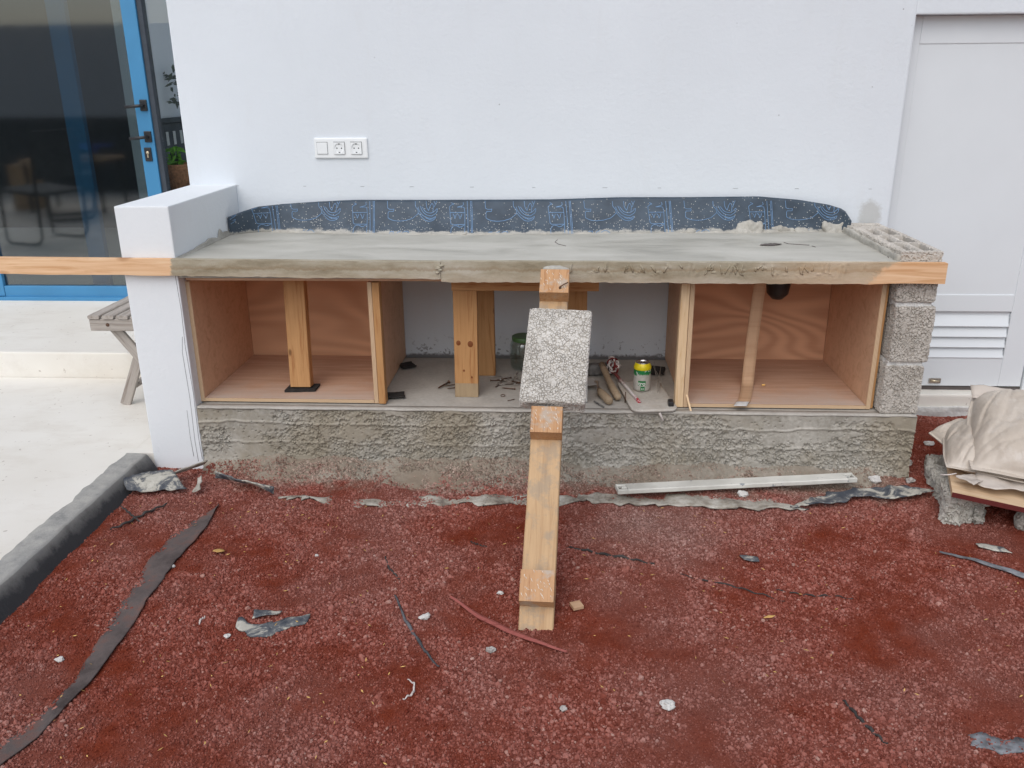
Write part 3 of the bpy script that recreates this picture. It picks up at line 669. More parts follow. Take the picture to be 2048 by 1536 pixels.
# room behind the door
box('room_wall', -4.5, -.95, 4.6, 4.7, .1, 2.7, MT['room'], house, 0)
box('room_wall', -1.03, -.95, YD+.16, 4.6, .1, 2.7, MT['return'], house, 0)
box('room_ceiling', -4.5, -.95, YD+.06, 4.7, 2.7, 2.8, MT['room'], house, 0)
box('lintel', -6, -.1, YD-.02, YD+.12, 2.6, 3.2, MT['return'], house, .01)
box('wall', -6, -3.0, YD, YD+.2, .17, 2.6, MT['return'], house, .01)

# courtyard beyond the narrow pane: dark dado along its pale side wall
pl = thing('dado_panel', (-.94, 3.3, .178), 'dark low panel with a row of openings beyond the narrow pane of the blue door', 'panel')
box('panel', -.9495, -.935, YD+.17, 4.6, .178, 1.17, MT['slate'], pl, .004); box('coping', -.9495, -.91, YD+.17, 4.6, 1.172, 1.20, MT['slate'], pl, .004)
for i in range(14): box('opening', -.9365, -.933, YD+.22+.10*i, YD+.255+.10*i, 1.04, 1.12, MT['pale_mortar'], pl, .002)
def leafy(name, loc, h, n, spread, mat, label, cat, leaf=.05):
    o = thing(name, loc, label, cat); V = []; F = []
    for i in range(4):
        a = random.uniform(0, 6.28); tube('stem', [loc, (loc[0]+.3*spread*math.cos(a), loc[1]+.3*spread*math.sin(a), loc[2]+h*.5), (loc[0]+spread*.6*math.cos(a), loc[1]+spread*.6*math.sin(a), loc[2]+h*random.uniform(.8, 1))], [.008, .006, .003], MT['twig'], o, 6)
    for i in range(n):
        a = random.uniform(0, 6.28); r = spread*math.sqrt(random.random()); z = h*random.uniform(.25, 1.05); c = Vector((r*math.cos(a), r*math.sin(a), z))
        d1 = Vector((random.gauss(0, 1), random.gauss(0, 1), random.gauss(0, .6))).normalized(); d2 = d1.orthogonal().normalized(); k = len(V); s = leaf*random.uniform(.6, 1.3)
        V += [c-d1*s, c+d2*s*.35+Vector((0, 0, s*.15)), c+d1*s, c-d2*s*.35+Vector((0, 0, s*.15))]; F.append((k, k+1, k+2, k+3))
    mesh('foliage', V, F, mat, o, Matrix.Translation(Vector(loc))); return o
leafy('shrub', (-.86, 2.45, 1.201), .28, 70, .09, MT['dark_leaf'], 'dark twiggy plant seen in the narrow pane beside the blue door', 'plant', .03)
bk = thing('wicker_basket', (-.79, 2.12, .178), 'terracotta coloured basket holding green leaves behind the narrow pane', 'basket')
box('plinth', -.89, -.69, 2.03, 2.23, .178, .79, MT['slate'], bk, .01)
lathe('bowl', [(.0, 0), (.065, 0), (.088, .15), (.094, .16), (.084, .16), (.06, .02), (0, .02)], (-.79, 2.13, .792), MT['wicker'], bk, 20)
leafy('lettuce_plant', (-.80, 2.12, .90), .13, 60, .05, MT['leaf'], 'bright green leafy plant in the terracotta basket', 'plant', .03)
# furniture on the patio left of the frame, seen mirrored in the glazed door
tb = thing('table', (-4.0, -2.8, .05), 'low table with a blue cloth mirrored in the glazed door', 'table')
box('table_top', -4.45, -3.55, -3.1, -2.5, .60, .63, MT['pine_prop'], tb, .004)
for (x, y) in ((-4.41, -3.06), (-3.59, -3.06), (-4.41, -2.54), (-3.59, -2.54)): tube('leg', [(x, y, .05), (x, y, .60)], .018, MT['black'], tb)
G = np.zeros((24, 18, 3))
for i in range(24):
    for j in range(18): G[i, j] = (-4.2+.6*i/23, -3.0+.45*j/17, .66)
G[..., 2] += (fbm(G.reshape(-1, 3), .18, 4).reshape(24, 18))*.16; grid_solid('blue_cloth', G, .01, MT['blue_cloth'], tb)
bx_ = box('cardboard_box', -4.75, -4.5, -3.0, -2.75, .05, .55, MT['pine_prop'], None, .004); tag(bx_, 'brown box standing by the table mirrored in the glazed door', 'box')
def tube_chair(loc, rz, label):
    o = thing('tubular_chair', loc, label, 'chair'); Mz = Matrix.Translation(Vector(loc)) @ Matrix.Rotation(rz, 4, 'Z')
    for s in (-1, 1):
        pts = [(-.24, s*.24, .95), (-.2, s*.24, .5), (-.17, s*.24, .08), (-.12, s*.24, .02), (-.04, s*.24, .012), (.22, s*.24, .012), (.27, s*.24, .03), (.28, s*.24, .1), (.26, s*.24, .44), (.2, s*.24, .47), (-.2, s*.24, .45)]
        tube('frame', [Mz @ Vector(p) for p in pts], .014, MT['black'], o)
    a = Mz @ Vector((0, 0, .46)); plank('seat', Mz @ Vector((-.22, 0, .45)), Mz @ Vector((.24, 0, .48)), .46, .03, (0, 0, 1), MT['slate'], o)
    plank('backrest', Mz @ Vector((-.215, 0, .58)), Mz @ Vector((-.245, 0, .98)), .46, .02, Mz.to_3x3() @ Vector((1, 0, 0)), MT['slate'], o)
    return o
tube_chair((-3.15, -.75, .05), R(200), 'nearer black tubular chair mirrored in the glazed door')
tube_chair((-3.7, -2.2, .05), R(150), 'further black tubular chair, beside the table mirrored in the glazed door')
tag(box('patio_parapet', -11, -1.9, -4.75, -4.45, -.1, 1.0, MT['slate'], None, .02), 'dark low parapet along the patio, mirrored in the glazed door', 'parapet')
tag(box('boundary_wall', -12, -1.6, -7.6, -7.4, -.1, 2.3, MT['return'], None, .02), 'white boundary wall across the patio mirrored in the glazed door', 'wall')

# ------------------------------------------------------------------ low white pier at the left end of the worktop
pr = thing('low_wall', (0, 0, 0), 'low white rendered wall at the left end of the worktop', 'wall')
def pier_def(P): return P
box('masonry', -.099, .097, -.001, YW+.001, -.1, .993, MT['pier'], pr, .005)
# pencil and crack lines down its front
for pts in ([(.088, .75), (.092, .62), (.088, .48), (.094, .30), (.090, .12), (.093, .03)], [(.082, .52), (.074, .46), (.078, .28), (.074, .10), (.077, .02)], [(.06, .23), (.058, .12), (.061, .04)]):
    tube('crack', [(x, -.0012, z) for x, z in pts], .0010, MT['crack'], pr, 5)

# ------------------------------------------------------------------ worktop base
ZB = .243
base = thing('concrete_plinth', (1.43, .3, 0), 'rough cast concrete base under the worktop', 'plinth')
x0b, x1b = .098, 2.758
res = .0025; nx = int((x1b-x0b)/res); nz = int((ZB+.07)/res)
gx = np.linspace(x0b, x1b, nx); gzv = np.linspace(-.07, ZB, nz); X, Zg = np.meshgrid(gx, gzv, indexing='ij')
P3 = np.c_[X.ravel(), np.zeros(X.size), Zg.ravel()]
smear = fbm(P3*np.array([1, 1, 1.7]), .28, 21, 4) + .10*np.sin(P3[:, 2]*38+3*vnoise(P3, .4, 3)) + .12*sstep(.205, .235, P3[:, 2])
msk = sstep(.56, .62, smear)
h = granules(P3, .0092, .0095, 7, .2)*(1-msk) + msk*((fbm(P3, .03, 44)-.5)*.003) + (fbm(P3, .12, 12)-.5)*.010
for zl, am in ((.187, .0045), (.108, .0035)):
    dz_ = P3[:, 2]-zl-.02*(fbm(np.c_[P3[:, 0], P3[:, 1], 0*P3[:, 2]], .25, int(zl*1000))-.5)-.008*(vnoise(np.c_[P3[:, 0], P3[:, 1], 0*P3[:, 2]], .03, 5)-.5)
    h += am*sstep(-.012, .0, dz_)*(1-sstep(.0, .003, dz_))
pits = worley(P3, .016, 77)[0]; h -= msk*.006*sstep(.22, .12, pits)
# toe spreads out towards the gravel
h += .02*sstep(.05, -.05, P3[:, 2])
V = P3.copy(); V[:, 1] = -h; I = np.arange(nx*nz).reshape(nx, nz)
F = np.stack([I[:-1, :-1], I[1:, :-1], I[1:, 1:], I[:-1, 1:]], -1).reshape(-1, 4)
bw = mesh('front_face', V, F, MT['base'], base, None, True)
nfx, nfy = 900, 84; fx = np.linspace(.105, 2.62, nfx); fy = np.linspace(.004, -.26, nfy); X, Y = np.meshgrid(fx, fy, indexing='ij'); Pf = np.c_[X.ravel(), Y.ravel(), np.zeros(X.size)]
zf = foot(Pf[:, :2]) + granules(Pf, .010, .010, 9, .2)*sstep(.36, .46, fbm(Pf, .12, 66))
I = np.arange(nfx*nfy).reshape(nfx, nfy); F = np.stack([I[:-1, :-1], I[:-1, 1:], I[1:, 1:], I[1:, :-1]], -1).reshape(-1, 4)
mesh('footing', np.c_[Pf[:, :2], zf], F, MT['footing'], base, None, True)
rbox('core', (x1b-x0b-.002, YW-.03, ZB+.06), .02, MT['ledge'], base, Matrix.Translation(((x0b+x1b)/2, .012+(YW-.03)/2, (ZB-.06)/2)), .006, lambda P: (fbm(P+2, .1, 3)-.5)*.002, smooth=True)
G = np.zeros((130, 4, 3)); G[..., 0] = np.linspace(x0b+.002, x1b-.005, 130)[:, None]; G[..., 1] = np.array([-.002, .002, .01, .03]); G[..., 2] = ZB+.0005
G[:, 0, 1] += (fbm(G[:, 0]*1.0, .03, 5)-.5)*.010; G[:, 0, 2] -= .004; G[..., 2] += (fbm(G.reshape(-1, 3), .05, 15).reshape(130, 4)-.5)*.003
grid_solid('mortar_lip', G[:, ::-1], .006, MT['ledge'], base)

# ------------------------------------------------------------------ block pier at the right end
pier = thing('block_pier', (2.69, .3, ZB), 'pier of grey lightweight concrete blocks at the right end of the worktop', 'block pier')
for k, (z0, z1, dx) in enumerate(((.247, .430, .002), (.443, .647, .010), (.660, .735, .003))):
    box('block_rear', 2.624+dx, 2.756+dx, .136, YW-.012, z0+.002, z1-.002, MT['block'], pier, .006)
    rbox('concrete_block', (.137, .13, z1-z0), 0.002, MT['block'], pier, Matrix.Translation((2.690+dx, .069, (z0+z1)/2)), .010, lambda P: pitted(P, .0095, .008, 5)+(fbm(P, .06, 2)-.5)*.004, smooth=False, off=(k*3.1, 1.7, k*2.3))
    if k < 2: rbox('mortar_joint', (.122, YW-.04, .02), .005, MT['pale_mortar'], pier, Matrix.Translation((2.692, (YW-.03)/2+.010, z1+.006)), .004, lambda P: (fbm(P+3*k, .02, 4)-.45)*.018)
def cells(P):
    # two lanes of hollow cells from the top of the block
    Q = P.copy(); top = P[:, 2] > .0455
    lane = np.minimum(np.abs(P[:, 0]+.026), np.abs(P[:, 0]-.030)); cy = np.abs(((P[:, 1]+.235) % .157)-.0785)
    m = sstep(.0185, .0145, lane)*sstep(.066, .061, cy)
    Q[:, 2] -= np.where(top, .075*m, 0); return Q
rbox('hollow_block', (.142, .49, .10), .0042, MT['block'], pier, Matrix.Translation((2.690, .2475, .7905)), .006, lambda P: pitted(P, .0095, .005, 15), cells)
rbox('hollow_block', (.142, .145, .10), .0042, MT['block'], pier, Matrix.Translation((2.690, .572, .7875)), .006, lambda P: pitted(P, .0095, .005, 18), lambda P: np.c_[P[:, 0], P[:, 1], P[:, 2]-.06*(P[:, 2] > .045)*sstep(.016, .012, np.abs(P[:, 1]-.0))*sstep(.055, .05, np.abs(P[:, 0]))], off=(4, 4, 4))
rbox('mortar_fillet', (.016, .60, .03), .006, MT['mortar'], pier, Matrix.Translation((2.617, .31, .812)), .006, lambda P: (fbm(P, .035, 8)-.45)*.016)

# ------------------------------------------------------------------ worktop slab and its formwork
slab = thing('concrete_worktop', (1.36, .33, .735), 'freshly floated grey concrete worktop slab on plywood formwork', 'worktop')
n1, n2 = 150, 50; G = np.zeros((n1, n2, 3)); G[..., 0] = np.linspace(.0975, 2.622, n1)[:, None]; G[..., 1] = np.linspace(-.002, YW-.002, n2)[None]; G[..., 2] = .7995
G[..., 2] += (fbm(G.reshape(-1, 3), .25, 3).reshape(n1, n2)-.5)*.004
grid_solid('slab_top', G, .012, MT['slab'], slab)
box('slab_core', .1, 2.62, .0, YW-.004, .7385, .7925, MT['mortar'], slab, .003)
# small scar with a torn edge, and scratches
G = np.zeros((14, 5, 3)); sx = np.linspace(0, 1, 14)
for i in range(14):
    wd_ = .018*math.sin(math.pi*min(1, sx[i]*1.02+.02))*(.8+.4*random.random())
    for j in range(5): G[i, j] = (2.21+.085*sx[i], .288+.02*sx[i]+(j-2)/2*wd_, .8085+.002*random.random())
grid_solid('surface_scar', G, .003, MT['gap'], slab)
for pts in ([(2.315, .36), (2.325, .33), (2.36, .315), (2.395, .302)], [(1.453, .41), (1.443, .36), (1.458, .31), (1.485, .275)], [(2.40, .285), (2.408, .265)], [(2.62, .13), (2.60, .06)]):
    tube('hair_crack', [(x, y, .8065) for x, y in pts], .0013, MT['gap'], slab, 5)
# mortar smeared up the pier side and at the foot of the membrane
G = np.zeros((60, 5, 3)); yv = np.linspace(.0, YW-.01, 60)
for i in range(60):
    hh = (.010+.042*float(vnoise([[0, yv[i], 0]], .03, 4)[0])*sstep(.08, .5, yv[i]))
    for j in range(5): G[i, j] = (.1005+.006*(1-j/4)**2, yv[i], .803+hh*j/4)
grid_solid('mortar_smear', G, .003, MT['mortar'], slab)
def fillet(name, pts, r, parent, amp, seed):
    P_ = resample(pts, max(20, int(len(pts)*30))); V = []; F = []; k = 7; nn = len(P_)
    for i in range(nn):
        rr_ = r*(.35+1.5*float(vnoise([[P_[i, 0], P_[i, 1], 0]], .035, seed)[0])**1.6)
        for j in range(k):
            a = math.pi*j/(k-1); V.append((P_[i, 0], P_[i, 1]-math.cos(a)*rr_*1.0, P_[i, 2]+math.sin(a)*rr_*amp))
    for i in range(nn-1):
        for j in range(k-1): a = i*k+j; F.append((a, a+1, a+k+1, a+k))
    return mesh(name, V, F, MT['mortar'], parent, None, True)
fillet('mortar_fillet', [(.25, .598, .802), (.38, .585, .803), (.6, .552, .8015), (1.0, .53, .801), (1.42, .547, .801), (1.83, .578, .802), (2.23, .603, .803), (2.6, .615, .803)], .0075, slab, 1.0, 3)
def blob(name, c, s, mat, parent, seed, amp=.3, sub=3):
    bm = bmesh.new(); bmesh.ops.create_icosphere(bm, subdivisions=sub, radius=1)
    V = np.array([v.co for v in bm.verts]); d = 1+(fbm(V+seed*5.1, .9, seed)-.5)*2*amp + (fbm(V+seed, .3, seed+3)-.5)*amp*.7
    for v, k in zip(bm.verts, d): v.co = v.co*k
    bmesh.ops.scale(bm, vec=s, verts=bm.verts); return bmobj(name, bm, mat, parent, Matrix.Translation(Vector(c)), name != 'stone')
for k, (x, y, sx_, sz_) in enumerate(((2.235, .592, .052, .042), (2.575, .595, .040, .045), (2.37, .60, .05, .022), (2.45, .60, .03, .016), (.36, .575, .03, .016), (1.07, .52, .018, .012), (1.98, .58, .03, .014))):
    rbox('mortar_lump', (sx_*2, .022, sz_*1.9), .004, MT['mortar'], slab, Matrix.Translation((x, y+.012, .803)) @ Matrix.Rotation(R(-22), 4, 'X'), .0105, lambda P: (fbm(P+k*7.7, .045, k)-.5)*.05+(fbm(P+k, .012, k+4)-.5)*.008, smooth=True)
# formwork: underside sheet and two edge boards
tag(box('formwork_sheet', .105, 2.612, .04, YW-.01, .7215, .7365, MT['ply'], None, .001), 'reddish plywood sheet carrying the fresh concrete from below', 'plywood')
def edge_board(name, x0, x1, ztop0, ztop1, dz, seed, label):
    n = int((x1-x0)/.008); zc = 22; xv = np.linspace(x0, x1, n); V = []; F = []
    cem = lambda x: sstep(.09, .12, x)*(1-sstep(2.42, 2.62, x))
    for i, x in enumerate(xv):
        zt = ztop0+(ztop1-ztop0)*i/(n-1); bot = zt-dz + .004*float(fbm([[x, 0, 0]], .12, seed)[0]-.5) - .004*cem(x)*float(vnoise([[x, 3, 0]], .02, seed)[0])
        for j in range(zc+1):
            z = zt+(bot-zt)*j/zc; V.append((x, -.030, z))
    V = np.array(V); Q = V*np.array([1, 1, .55])
    dr = sstep(1.5, 1.62, V[:, 0])*cem(V[:, 0])
    hgt = (fbm(Q, .035, seed+2, 3)-.5)*.004*cem(V[:, 0]) + dr*np.clip(.35-np.abs(vnoise(Q*np.array([1.6, 1, .6]), .03, seed+9)-.5)*7, 0, 1)*.010*sstep(.745, .785, V[:, 2])
    V[:, 1] -= hgt+.0; k = zc+1; nV = len(V); B = V.copy(); B[:, 1] = -.0035; Vall = np.vstack([V, B])
    for i in range(n-1):
        for j in range(zc):
            a = i*k+j; F.append((a, a+1, a+k+1, a+k)); F.append((nV+a, nV+a+k, nV+a+k+1, nV+a+1))
        a = i*k; F.append((a, a+k, nV+a+k, nV+a)); a = i*k+zc; F.append((a, nV+a, nV+a+k, a+k))
    for j in range(zc): F.append((j, nV+j, nV+j+1, j+1)); a = (n-1)*k+j; F.append((a, a+1, nV+a+1, nV+a))
    o = mesh(name, Vall, F, MT['formboard']); return tag(o, label, 'board', 'formwork edge boards')
edge_board('formwork_board', -.80, 1.0485, .8175, .8055, .058, 3, 'left formwork edge board, its bare pine end running past the white wall')
rb_ = edge_board('formwork_board', 1.0500, 2.7655, .8075, .8055, .070, 5, 'right formwork edge board with mortar drips and a bare pine end at the blocks')
for i in range(34):
    x = random.uniform(1.5, 2.42); z = .802-random.uniform(0, .012); L = random.uniform(.012, .035); s = random.choice((-1, 1))*random.uniform(.002, .018)
    q = random.random()
    tube('mortar_drip', [(x, -.0305, z), (x+s*.5, -.0315, z-L*.35), (x+s*(.9 if q > .5 else .2), -.0315, z-L*.75), (x+s, -.0305, z-L)], [.0016, .0026, .0034, .0022], MT['formboard'], rb_, 7)
for i in range(7): blob('mortar_drip', (1.047+random.uniform(-.01, .012), -.034, .775+random.uniform(-.02, .02)), (.008, .003, .004), MT['drip'], rb_, i+20, .4, 2)

# ------------------------------------------------------------------ printed bitumen membrane upstand
mem = thing('bitumen_membrane', (1.35, .6, .803), 'strip of dark bitumen membrane with blue print turned up behind the worktop', 'membrane')
K = np.array([  # x, y foot, y top, z top
    (.103, .515, .505, .879), (.155, .565, .545, .897), (.205, .60, .60, .910), (.30, .60, .635, .916), (.46, .575, .648, .924), (.60, .555, .65, .930), (.92, .535, .652, .929), (1.214, .535, .652, .930), (1.42, .55, .652, .931),
    (1.705, .575, .652, .940), (1.99, .59, .652, .940), (2.27, .605, .65, .943), (2.43, .612, .645, .930), (2.55, .615, .64, .911), (2.60, .61, .625, .897), (2.622, .60, .605, .880), (2.628, .585, .575, .855)])
def mem_pt(x, v, off=0.0):
    """surface point for wall coordinate x and height v above the slab"""
    yf, yt, zt = [np.interp(x, K[:, 0], K[:, q]) for q in (1, 2, 3)]; s = np.clip(v/(zt-.803), 0, 1)
    return np.stack([x+0*s, yf+(yt-yf)*s**.8-off, .803+(zt-.803)*s-off*.15], -1), zt-.803
nu, nv = 170, 12; xv = np.linspace(.103, 2.628, nu); G = np.zeros((nu, nv, 3))
for i, x in enumerate(xv):
    ht = np.interp(x, K[:, 0], K[:, 3])-.803
    G[i] = mem_pt(np.full(nv, x), np.linspace(0, ht, nv))[0]
G[..., 1] += (fbm(G.reshape(-1, 3), .2, 9).reshape(nu, nv)-.5)*.004
grid_solid('sheet', G, .004, MT['membrane'], mem)
# print: outlined lettering, lines and a swirl repeated along the roll
LINES = [
    [(150, 220), (340, 220)], [(150, 220), (170, 365), (350, 365)], [(340, 220), (355, 470)],
    [(190, 238), (194, 255), (206, 255), (212, 292), (228, 292), (221, 250), (232, 240)], [(252, 238), (258, 255), (270, 255), (276, 296), (298, 296), (292, 250), (300, 238)],
    [(150, 220), (137, 138), (192, 114), (160, 98)], [(340, 220), (326, 150), (238, 153), (322, 130), (310, 92)],
    [(180, 488), (178, 410), (200, 378), (240, 374), (292, 402), (338, 372)],
    [(362, 80), (400, 488)], [(405, 76), (440, 488)], [(421, 76), (456, 488)],
    [(590, 76), (600, 168), (630, 182), (682, 178), (680, 206), (608, 206), (613, 290), (680, 318), (760, 326), (840, 318), (930, 292), (1002, 228), (988, 178), (955, 150), (950, 80)],
    [(1000, 225), (1050, 280), (1100, 320), (1160, 327), (1210, 306), (1232, 265), (1180, 292), (1120, 286), (1060, 258), (1008, 200), (990, 150)],
    [(1018, 140), (1050, 205), (1100, 248), (1170, 264), (1236, 222), (1242, 160), (1200, 212), (1150, 230), (1090, 212), (1042, 150)],
    [(1090, 80), (1100, 160), (1130, 196), (1150, 122), (1172, 96), (1190, 150), (1184, 208)], [(1226, 76), (1198, 152)], [(1190, 80), (1205, 110)], [(1100, 285), (1150, 305), (1200, 296)],
    [(650, 492), (650, 455), (700, 450), (700, 492)], [(740, 492), (746, 462), (792, 446)], [(800, 492), (820, 456), (870, 440), (905, 460), (925, 494)]]
sx_, sz_, x_ref, per = .000326, .000300, .594, .409
V = []; F = []
for rep in range(-2, 6):
    for ln in LINES:
        pts = resample(ln, max(3, int(np.linalg.norm(np.diff(np.array(ln, float), axis=0), axis=1).sum()/28)))
        X_ = x_ref+rep*per+(pts[:, 0]-140)*sx_; Vv = (490-pts[:, 1])*sz_
        lim = np.interp(X_, K[:, 0], K[:, 3])-.803-.002; ok = (X_ > .112) & (X_ < 2.622) & (Vv < lim+.012); Vv = np.clip(Vv, .002, lim)
        for i in range(len(pts)-1):
            if not (ok[i] and ok[i+1]): continue
            d_ = np.array([X_[i+1]-X_[i], Vv[i+1]-Vv[i]]); L_ = np.linalg.norm(d_)
            if L_ < 1e-5: continue
            nn_ = np.array([-d_[1], d_[0]])/L_*.00100; e_ = d_/L_*.0005
            q = [(X_[i]-e_[0]-nn_[0], Vv[i]-e_[1]-nn_[1]), (X_[i+1]+e_[0]-nn_[0], Vv[i+1]+e_[1]-nn_[1]), (X_[i+1]+e_[0]+nn_[0], Vv[i+1]+e_[1]+nn_[1]), (X_[i]-e_[0]+nn_[0], Vv[i]-e_[1]+nn_[1])]
            k = len(V)
            for (a, b_) in q:
                p_ = mem_pt(np.array([a]), np.array([b_]), .0052)[0][0]; V.append(p_)
            F.append((k, k+1, k+2, k+3))
V = np.array(V); V[:, 1] += (fbm(V, .2, 9)-.5)*.004
mesh('print', V, F, MT['print'], mem)

# ------------------------------------------------------------------ plywood boxes
def ply_box(x0, x1, label, floor_z, zt, back, left_batten, right_batten):
    o = thing('plywood_box', ((x0+x1)/2, .3, ZB), label, 'plywood box', 'plywood boxes under the worktop'); T = .016; yf = .052; yb = .60
    box('base_panel', x0+.001, x1-.001, yf+.001, yb, floor_z, floor_z+T*.8, MT['ply_floor'], o, .001)
    box('base_edge', x0+.001, x1-.001, yf-.003, yf+.0005, floor_z, floor_z+T*.8, MT['plyedge_z'], o, .0005)
    for xa, xb in ((x0-T, x0), (x1, x1+T)):
        box('side_panel', xa, xb, yf+.001, YW-.012, floor_z-.002, zt, MT['ply'] if True else 0, o, .001)
        box('side_edge', xa, xb, yf-.002, yf+.0005, floor_z-.001, zt, MT['plyedge_x'], o, .0005)
    box('back_panel', x0+.001, x1-.001, yb+.001, yb+.015, floor_z, zt, back, o, .001)
    for (xa, xb, mt, ya) in (left_batten, right_batten):
        plank('batten', ((xa+xb)/2, ya+.02, floor_z), ((xa+xb)/2, ya+.02, zt), xb-xa, .04, (0, -1, 0), mt, o, .0015)
    return o
ply_box(.1125, .768, 'left plywood box, empty behind its thick knotty prop', .249, .715, MT['ply_back'], (.0985, .1105, MT['batten'], .07), (.786, .812, MT['pine'], .045))
ply_box(1.942, 2.590, 'right plywood box with a thin bent strip inside', .249, .715, MT['ply_back2'], (1.894, 1.9245, MT['batten'], .048), (2.607, 2.618, MT['pine'], .06))

# props inside the boxes
p1 = plank('timber_prop', (.4585, .165, .2745), (.4535, .215, .716), .080, .045, (0, -1, 0), MT['pine'], None, .002); tag(p1, 'knotty pine prop standing in the left plywood box', 'timber prop')
G = np.zeros((14, 10, 3))
for i in range(14):
    for j in range(10): G[i, j] = (.402+.118*i/13, .118+.075*j/9+.012*i/13, .2665)
G[..., 2] += (fbm(G.reshape(-1, 3), .03, 3).reshape(14, 10)-.5)*.004
tag(grid_solid('rubber_pad', G, .008, MT['rubber'], None, False), 'black granular pad under the knotty prop in the left box', 'pad')
# bent strip: upright, then lying towards the front
path = [(2.232, .31, .716), (2.222, .300, .60), (2.212, .288, .45), (2.206, .275, .33), (2.203, .262, .285), (2.196, .235, .268), (2.18, .17, .2655), (2.155, .08, .2655), (2.137, .040, .2655)]
P_ = resample(path, 40); G = np.zeros((40, 4, 3))
for i in range(40):
    for j in range(4): G[i, j] = P_[i]+np.array([(j-1.5)/3*.046, 0, 0])
st_ = thing('bent_strip', (2.2, .2, .263), 'thin bent plywood strip standing in the right plywood box', 'strip'); grid_solid('strip', G, .006, MT['ply_pale'], st_, True)
P_ = resample([(2.143, .052, .2705), (2.127, .012, .2702)], 8); G = np.zeros((8, 4, 3))
for i in range(8):
    for j in range(4): G[i, j] = P_[i]+np.array([(j-1.5)/3*.044+random.uniform(-.002, .002), 0, 0])
grid_solid('mortared_tip', G, .003, MT['pale_mortar'], st_, True)
# drain outlet hanging through the slab into the right box
dr = thing('drain_outlet', (2.33, .45, .6), 'black plastic drain outlet hanging under the worktop in the right box', 'drain')
lathe('flange', [(0, .0), (.062, .0), (.064, -.012), (.045, -.02)], (2.335, .46, .7155), MT['black'], dr, 28)
lathe('cup', [(.045, -.02), (.048, -.09), (.042, -.13), (.022, -.152), (0, -.156)], (2.335, .46, .7155), MT['black'], dr, 28)
tube('outlet_pipe', [(2.335, .47, .615), (2.335, .53, .615), (2.335, .598, .615)], .022, MT['black'], dr, 14)
tag(blob('wood_plug', (2.262, .25, .268), (.008, .004, .004), MT['chip'], None, 3, .2, 2), 'small orange plug on the floor of the right box', 'plug')

# centre bay: posts and beam
def post(p0, p1_, wdt, thk, mat, label, up=(0, -1, 0), seed=0): return tag(plank('timber_post', p0, p1_, wdt, thk, up, mat, None, .002, .0007, seed=seed), label, 'timber post', 'posts in the centre bay')
fp = thing('timber_post', (1.11, .16, ZB), 'front pine post with two knots side by side in the centre bay', 'timber post', 'posts in the centre bay')
plank('shaft', (1.1095, .162, .3001), (1.112, .162, .664), .090, .044, (0, -1, 0), MT['pine'], fp, .002)
plank('dusty_foot', (1.109, .162, .2445), (1.1095, .162, .30), .0902, .0442, (0, -1, 0), MT['dusty_pine'], fp, .002)
for (kx, kz, kr) in ((1.083, .462, .0085), (1.128, .458, .0105), (1.101, .352, .004), (1.131, .325, .0035)):
    lathe('knot', [(0, .0012), (kr*.7, .001), (kr, -.0002)], (0, 0, 0), plain('knot_brown', (.20, .065, .02), .6) if 'knot' not in MT else MT['knot'], fp, 14, Matrix.Translation((kx, .1395, kz)) @ Matrix.Rotation(R(90), 4, 'X') @ Matrix.Scale(1.2, 4, (0, 1, 0)))
post((1.163, .42, .2445), (1.160, .42, .664), .075, .045, MT['pine'], 'split and cracked pine post standing behind the front post', seed=4)
post((1.533, .40, .2445), (1.530, .40, .664), .085, .045, MT['pine'], 'pine post at the right end of the beam, behind the raking prop', seed=7)
tag(plank('timber_beam', (1.063, .26, .690), (1.607, .26, .690), .245, .051, (0, 0, 1), MT['pine'], None, .002), 'pine beam lying across the posts of the centre bay', 'timber beam')

# black offcuts on the ledge
for (x, y, sx1, sy1, rz, lab) in ((.835, .13, .034, .028, .2, 'black membrane offcut on the ledge at the front of the left box'), (.815, .50, .03, .035, .5, 'black membrane offcut further back beside the left box'), (1.872, .46, .03, .05, -.2, 'black membrane offcut beside the back of the right box')):
    G = np.zeros((12, 10, 3))
    for i in range(12):
        for j in range(10):
            a, b_ = (i/11-.5)*2*sx1, (j/9-.5)*2*sy1; G[i, j] = (x+a*math.cos(rz)-b_*math.sin(rz), y+a*math.sin(rz)+b_*math.cos(rz), ZB+.007)
    Q = G.reshape(-1, 3); G[..., 2] += (fbm(Q, .03, 6).reshape(12, 10))*.008; G[..., :2] += (np.stack([vnoise(Q, .015, 3), vnoise(Q, .015, 4)], -1).reshape(12, 10, 2)-.5)*.006
    tag(grid_solid('membrane_offcut', G, .004, MT['rubber'], None, True), lab, 'offcut')
tag(box('black_clip', 1.868, 1.888, .022, .06, ZB+.002, ZB+.034, MT['black'], None, .004), 'small black plastic clip at the front corner of the right box', 'clip')

# jar
jar = thing('glass_jar', (1.314, .50, ZB), 'clear glass jar with green lid, half hidden behind the hanging block', 'jar')
lathe('jar_body', [(0, .004), (.05, .004), (.056, .012), (.057, .02), (.057, .105), (.052, .122), (.045, .128), (.045, .136), (.0425, .136), (.0425, .127), (.049, .12), (.054, .105), (.054, .02), (.05, .009), (0, .009)], (1.314, .50, ZB+.001), MT['jar_glass'], jar, 32)
lathe('lid', [(.0475, .124), (.049, .128), (.049, .142), (.045, .1445), (.038, .1440), (0, .1440)], (1.314, .50, ZB+.001), MT['lid'], jar, 32)
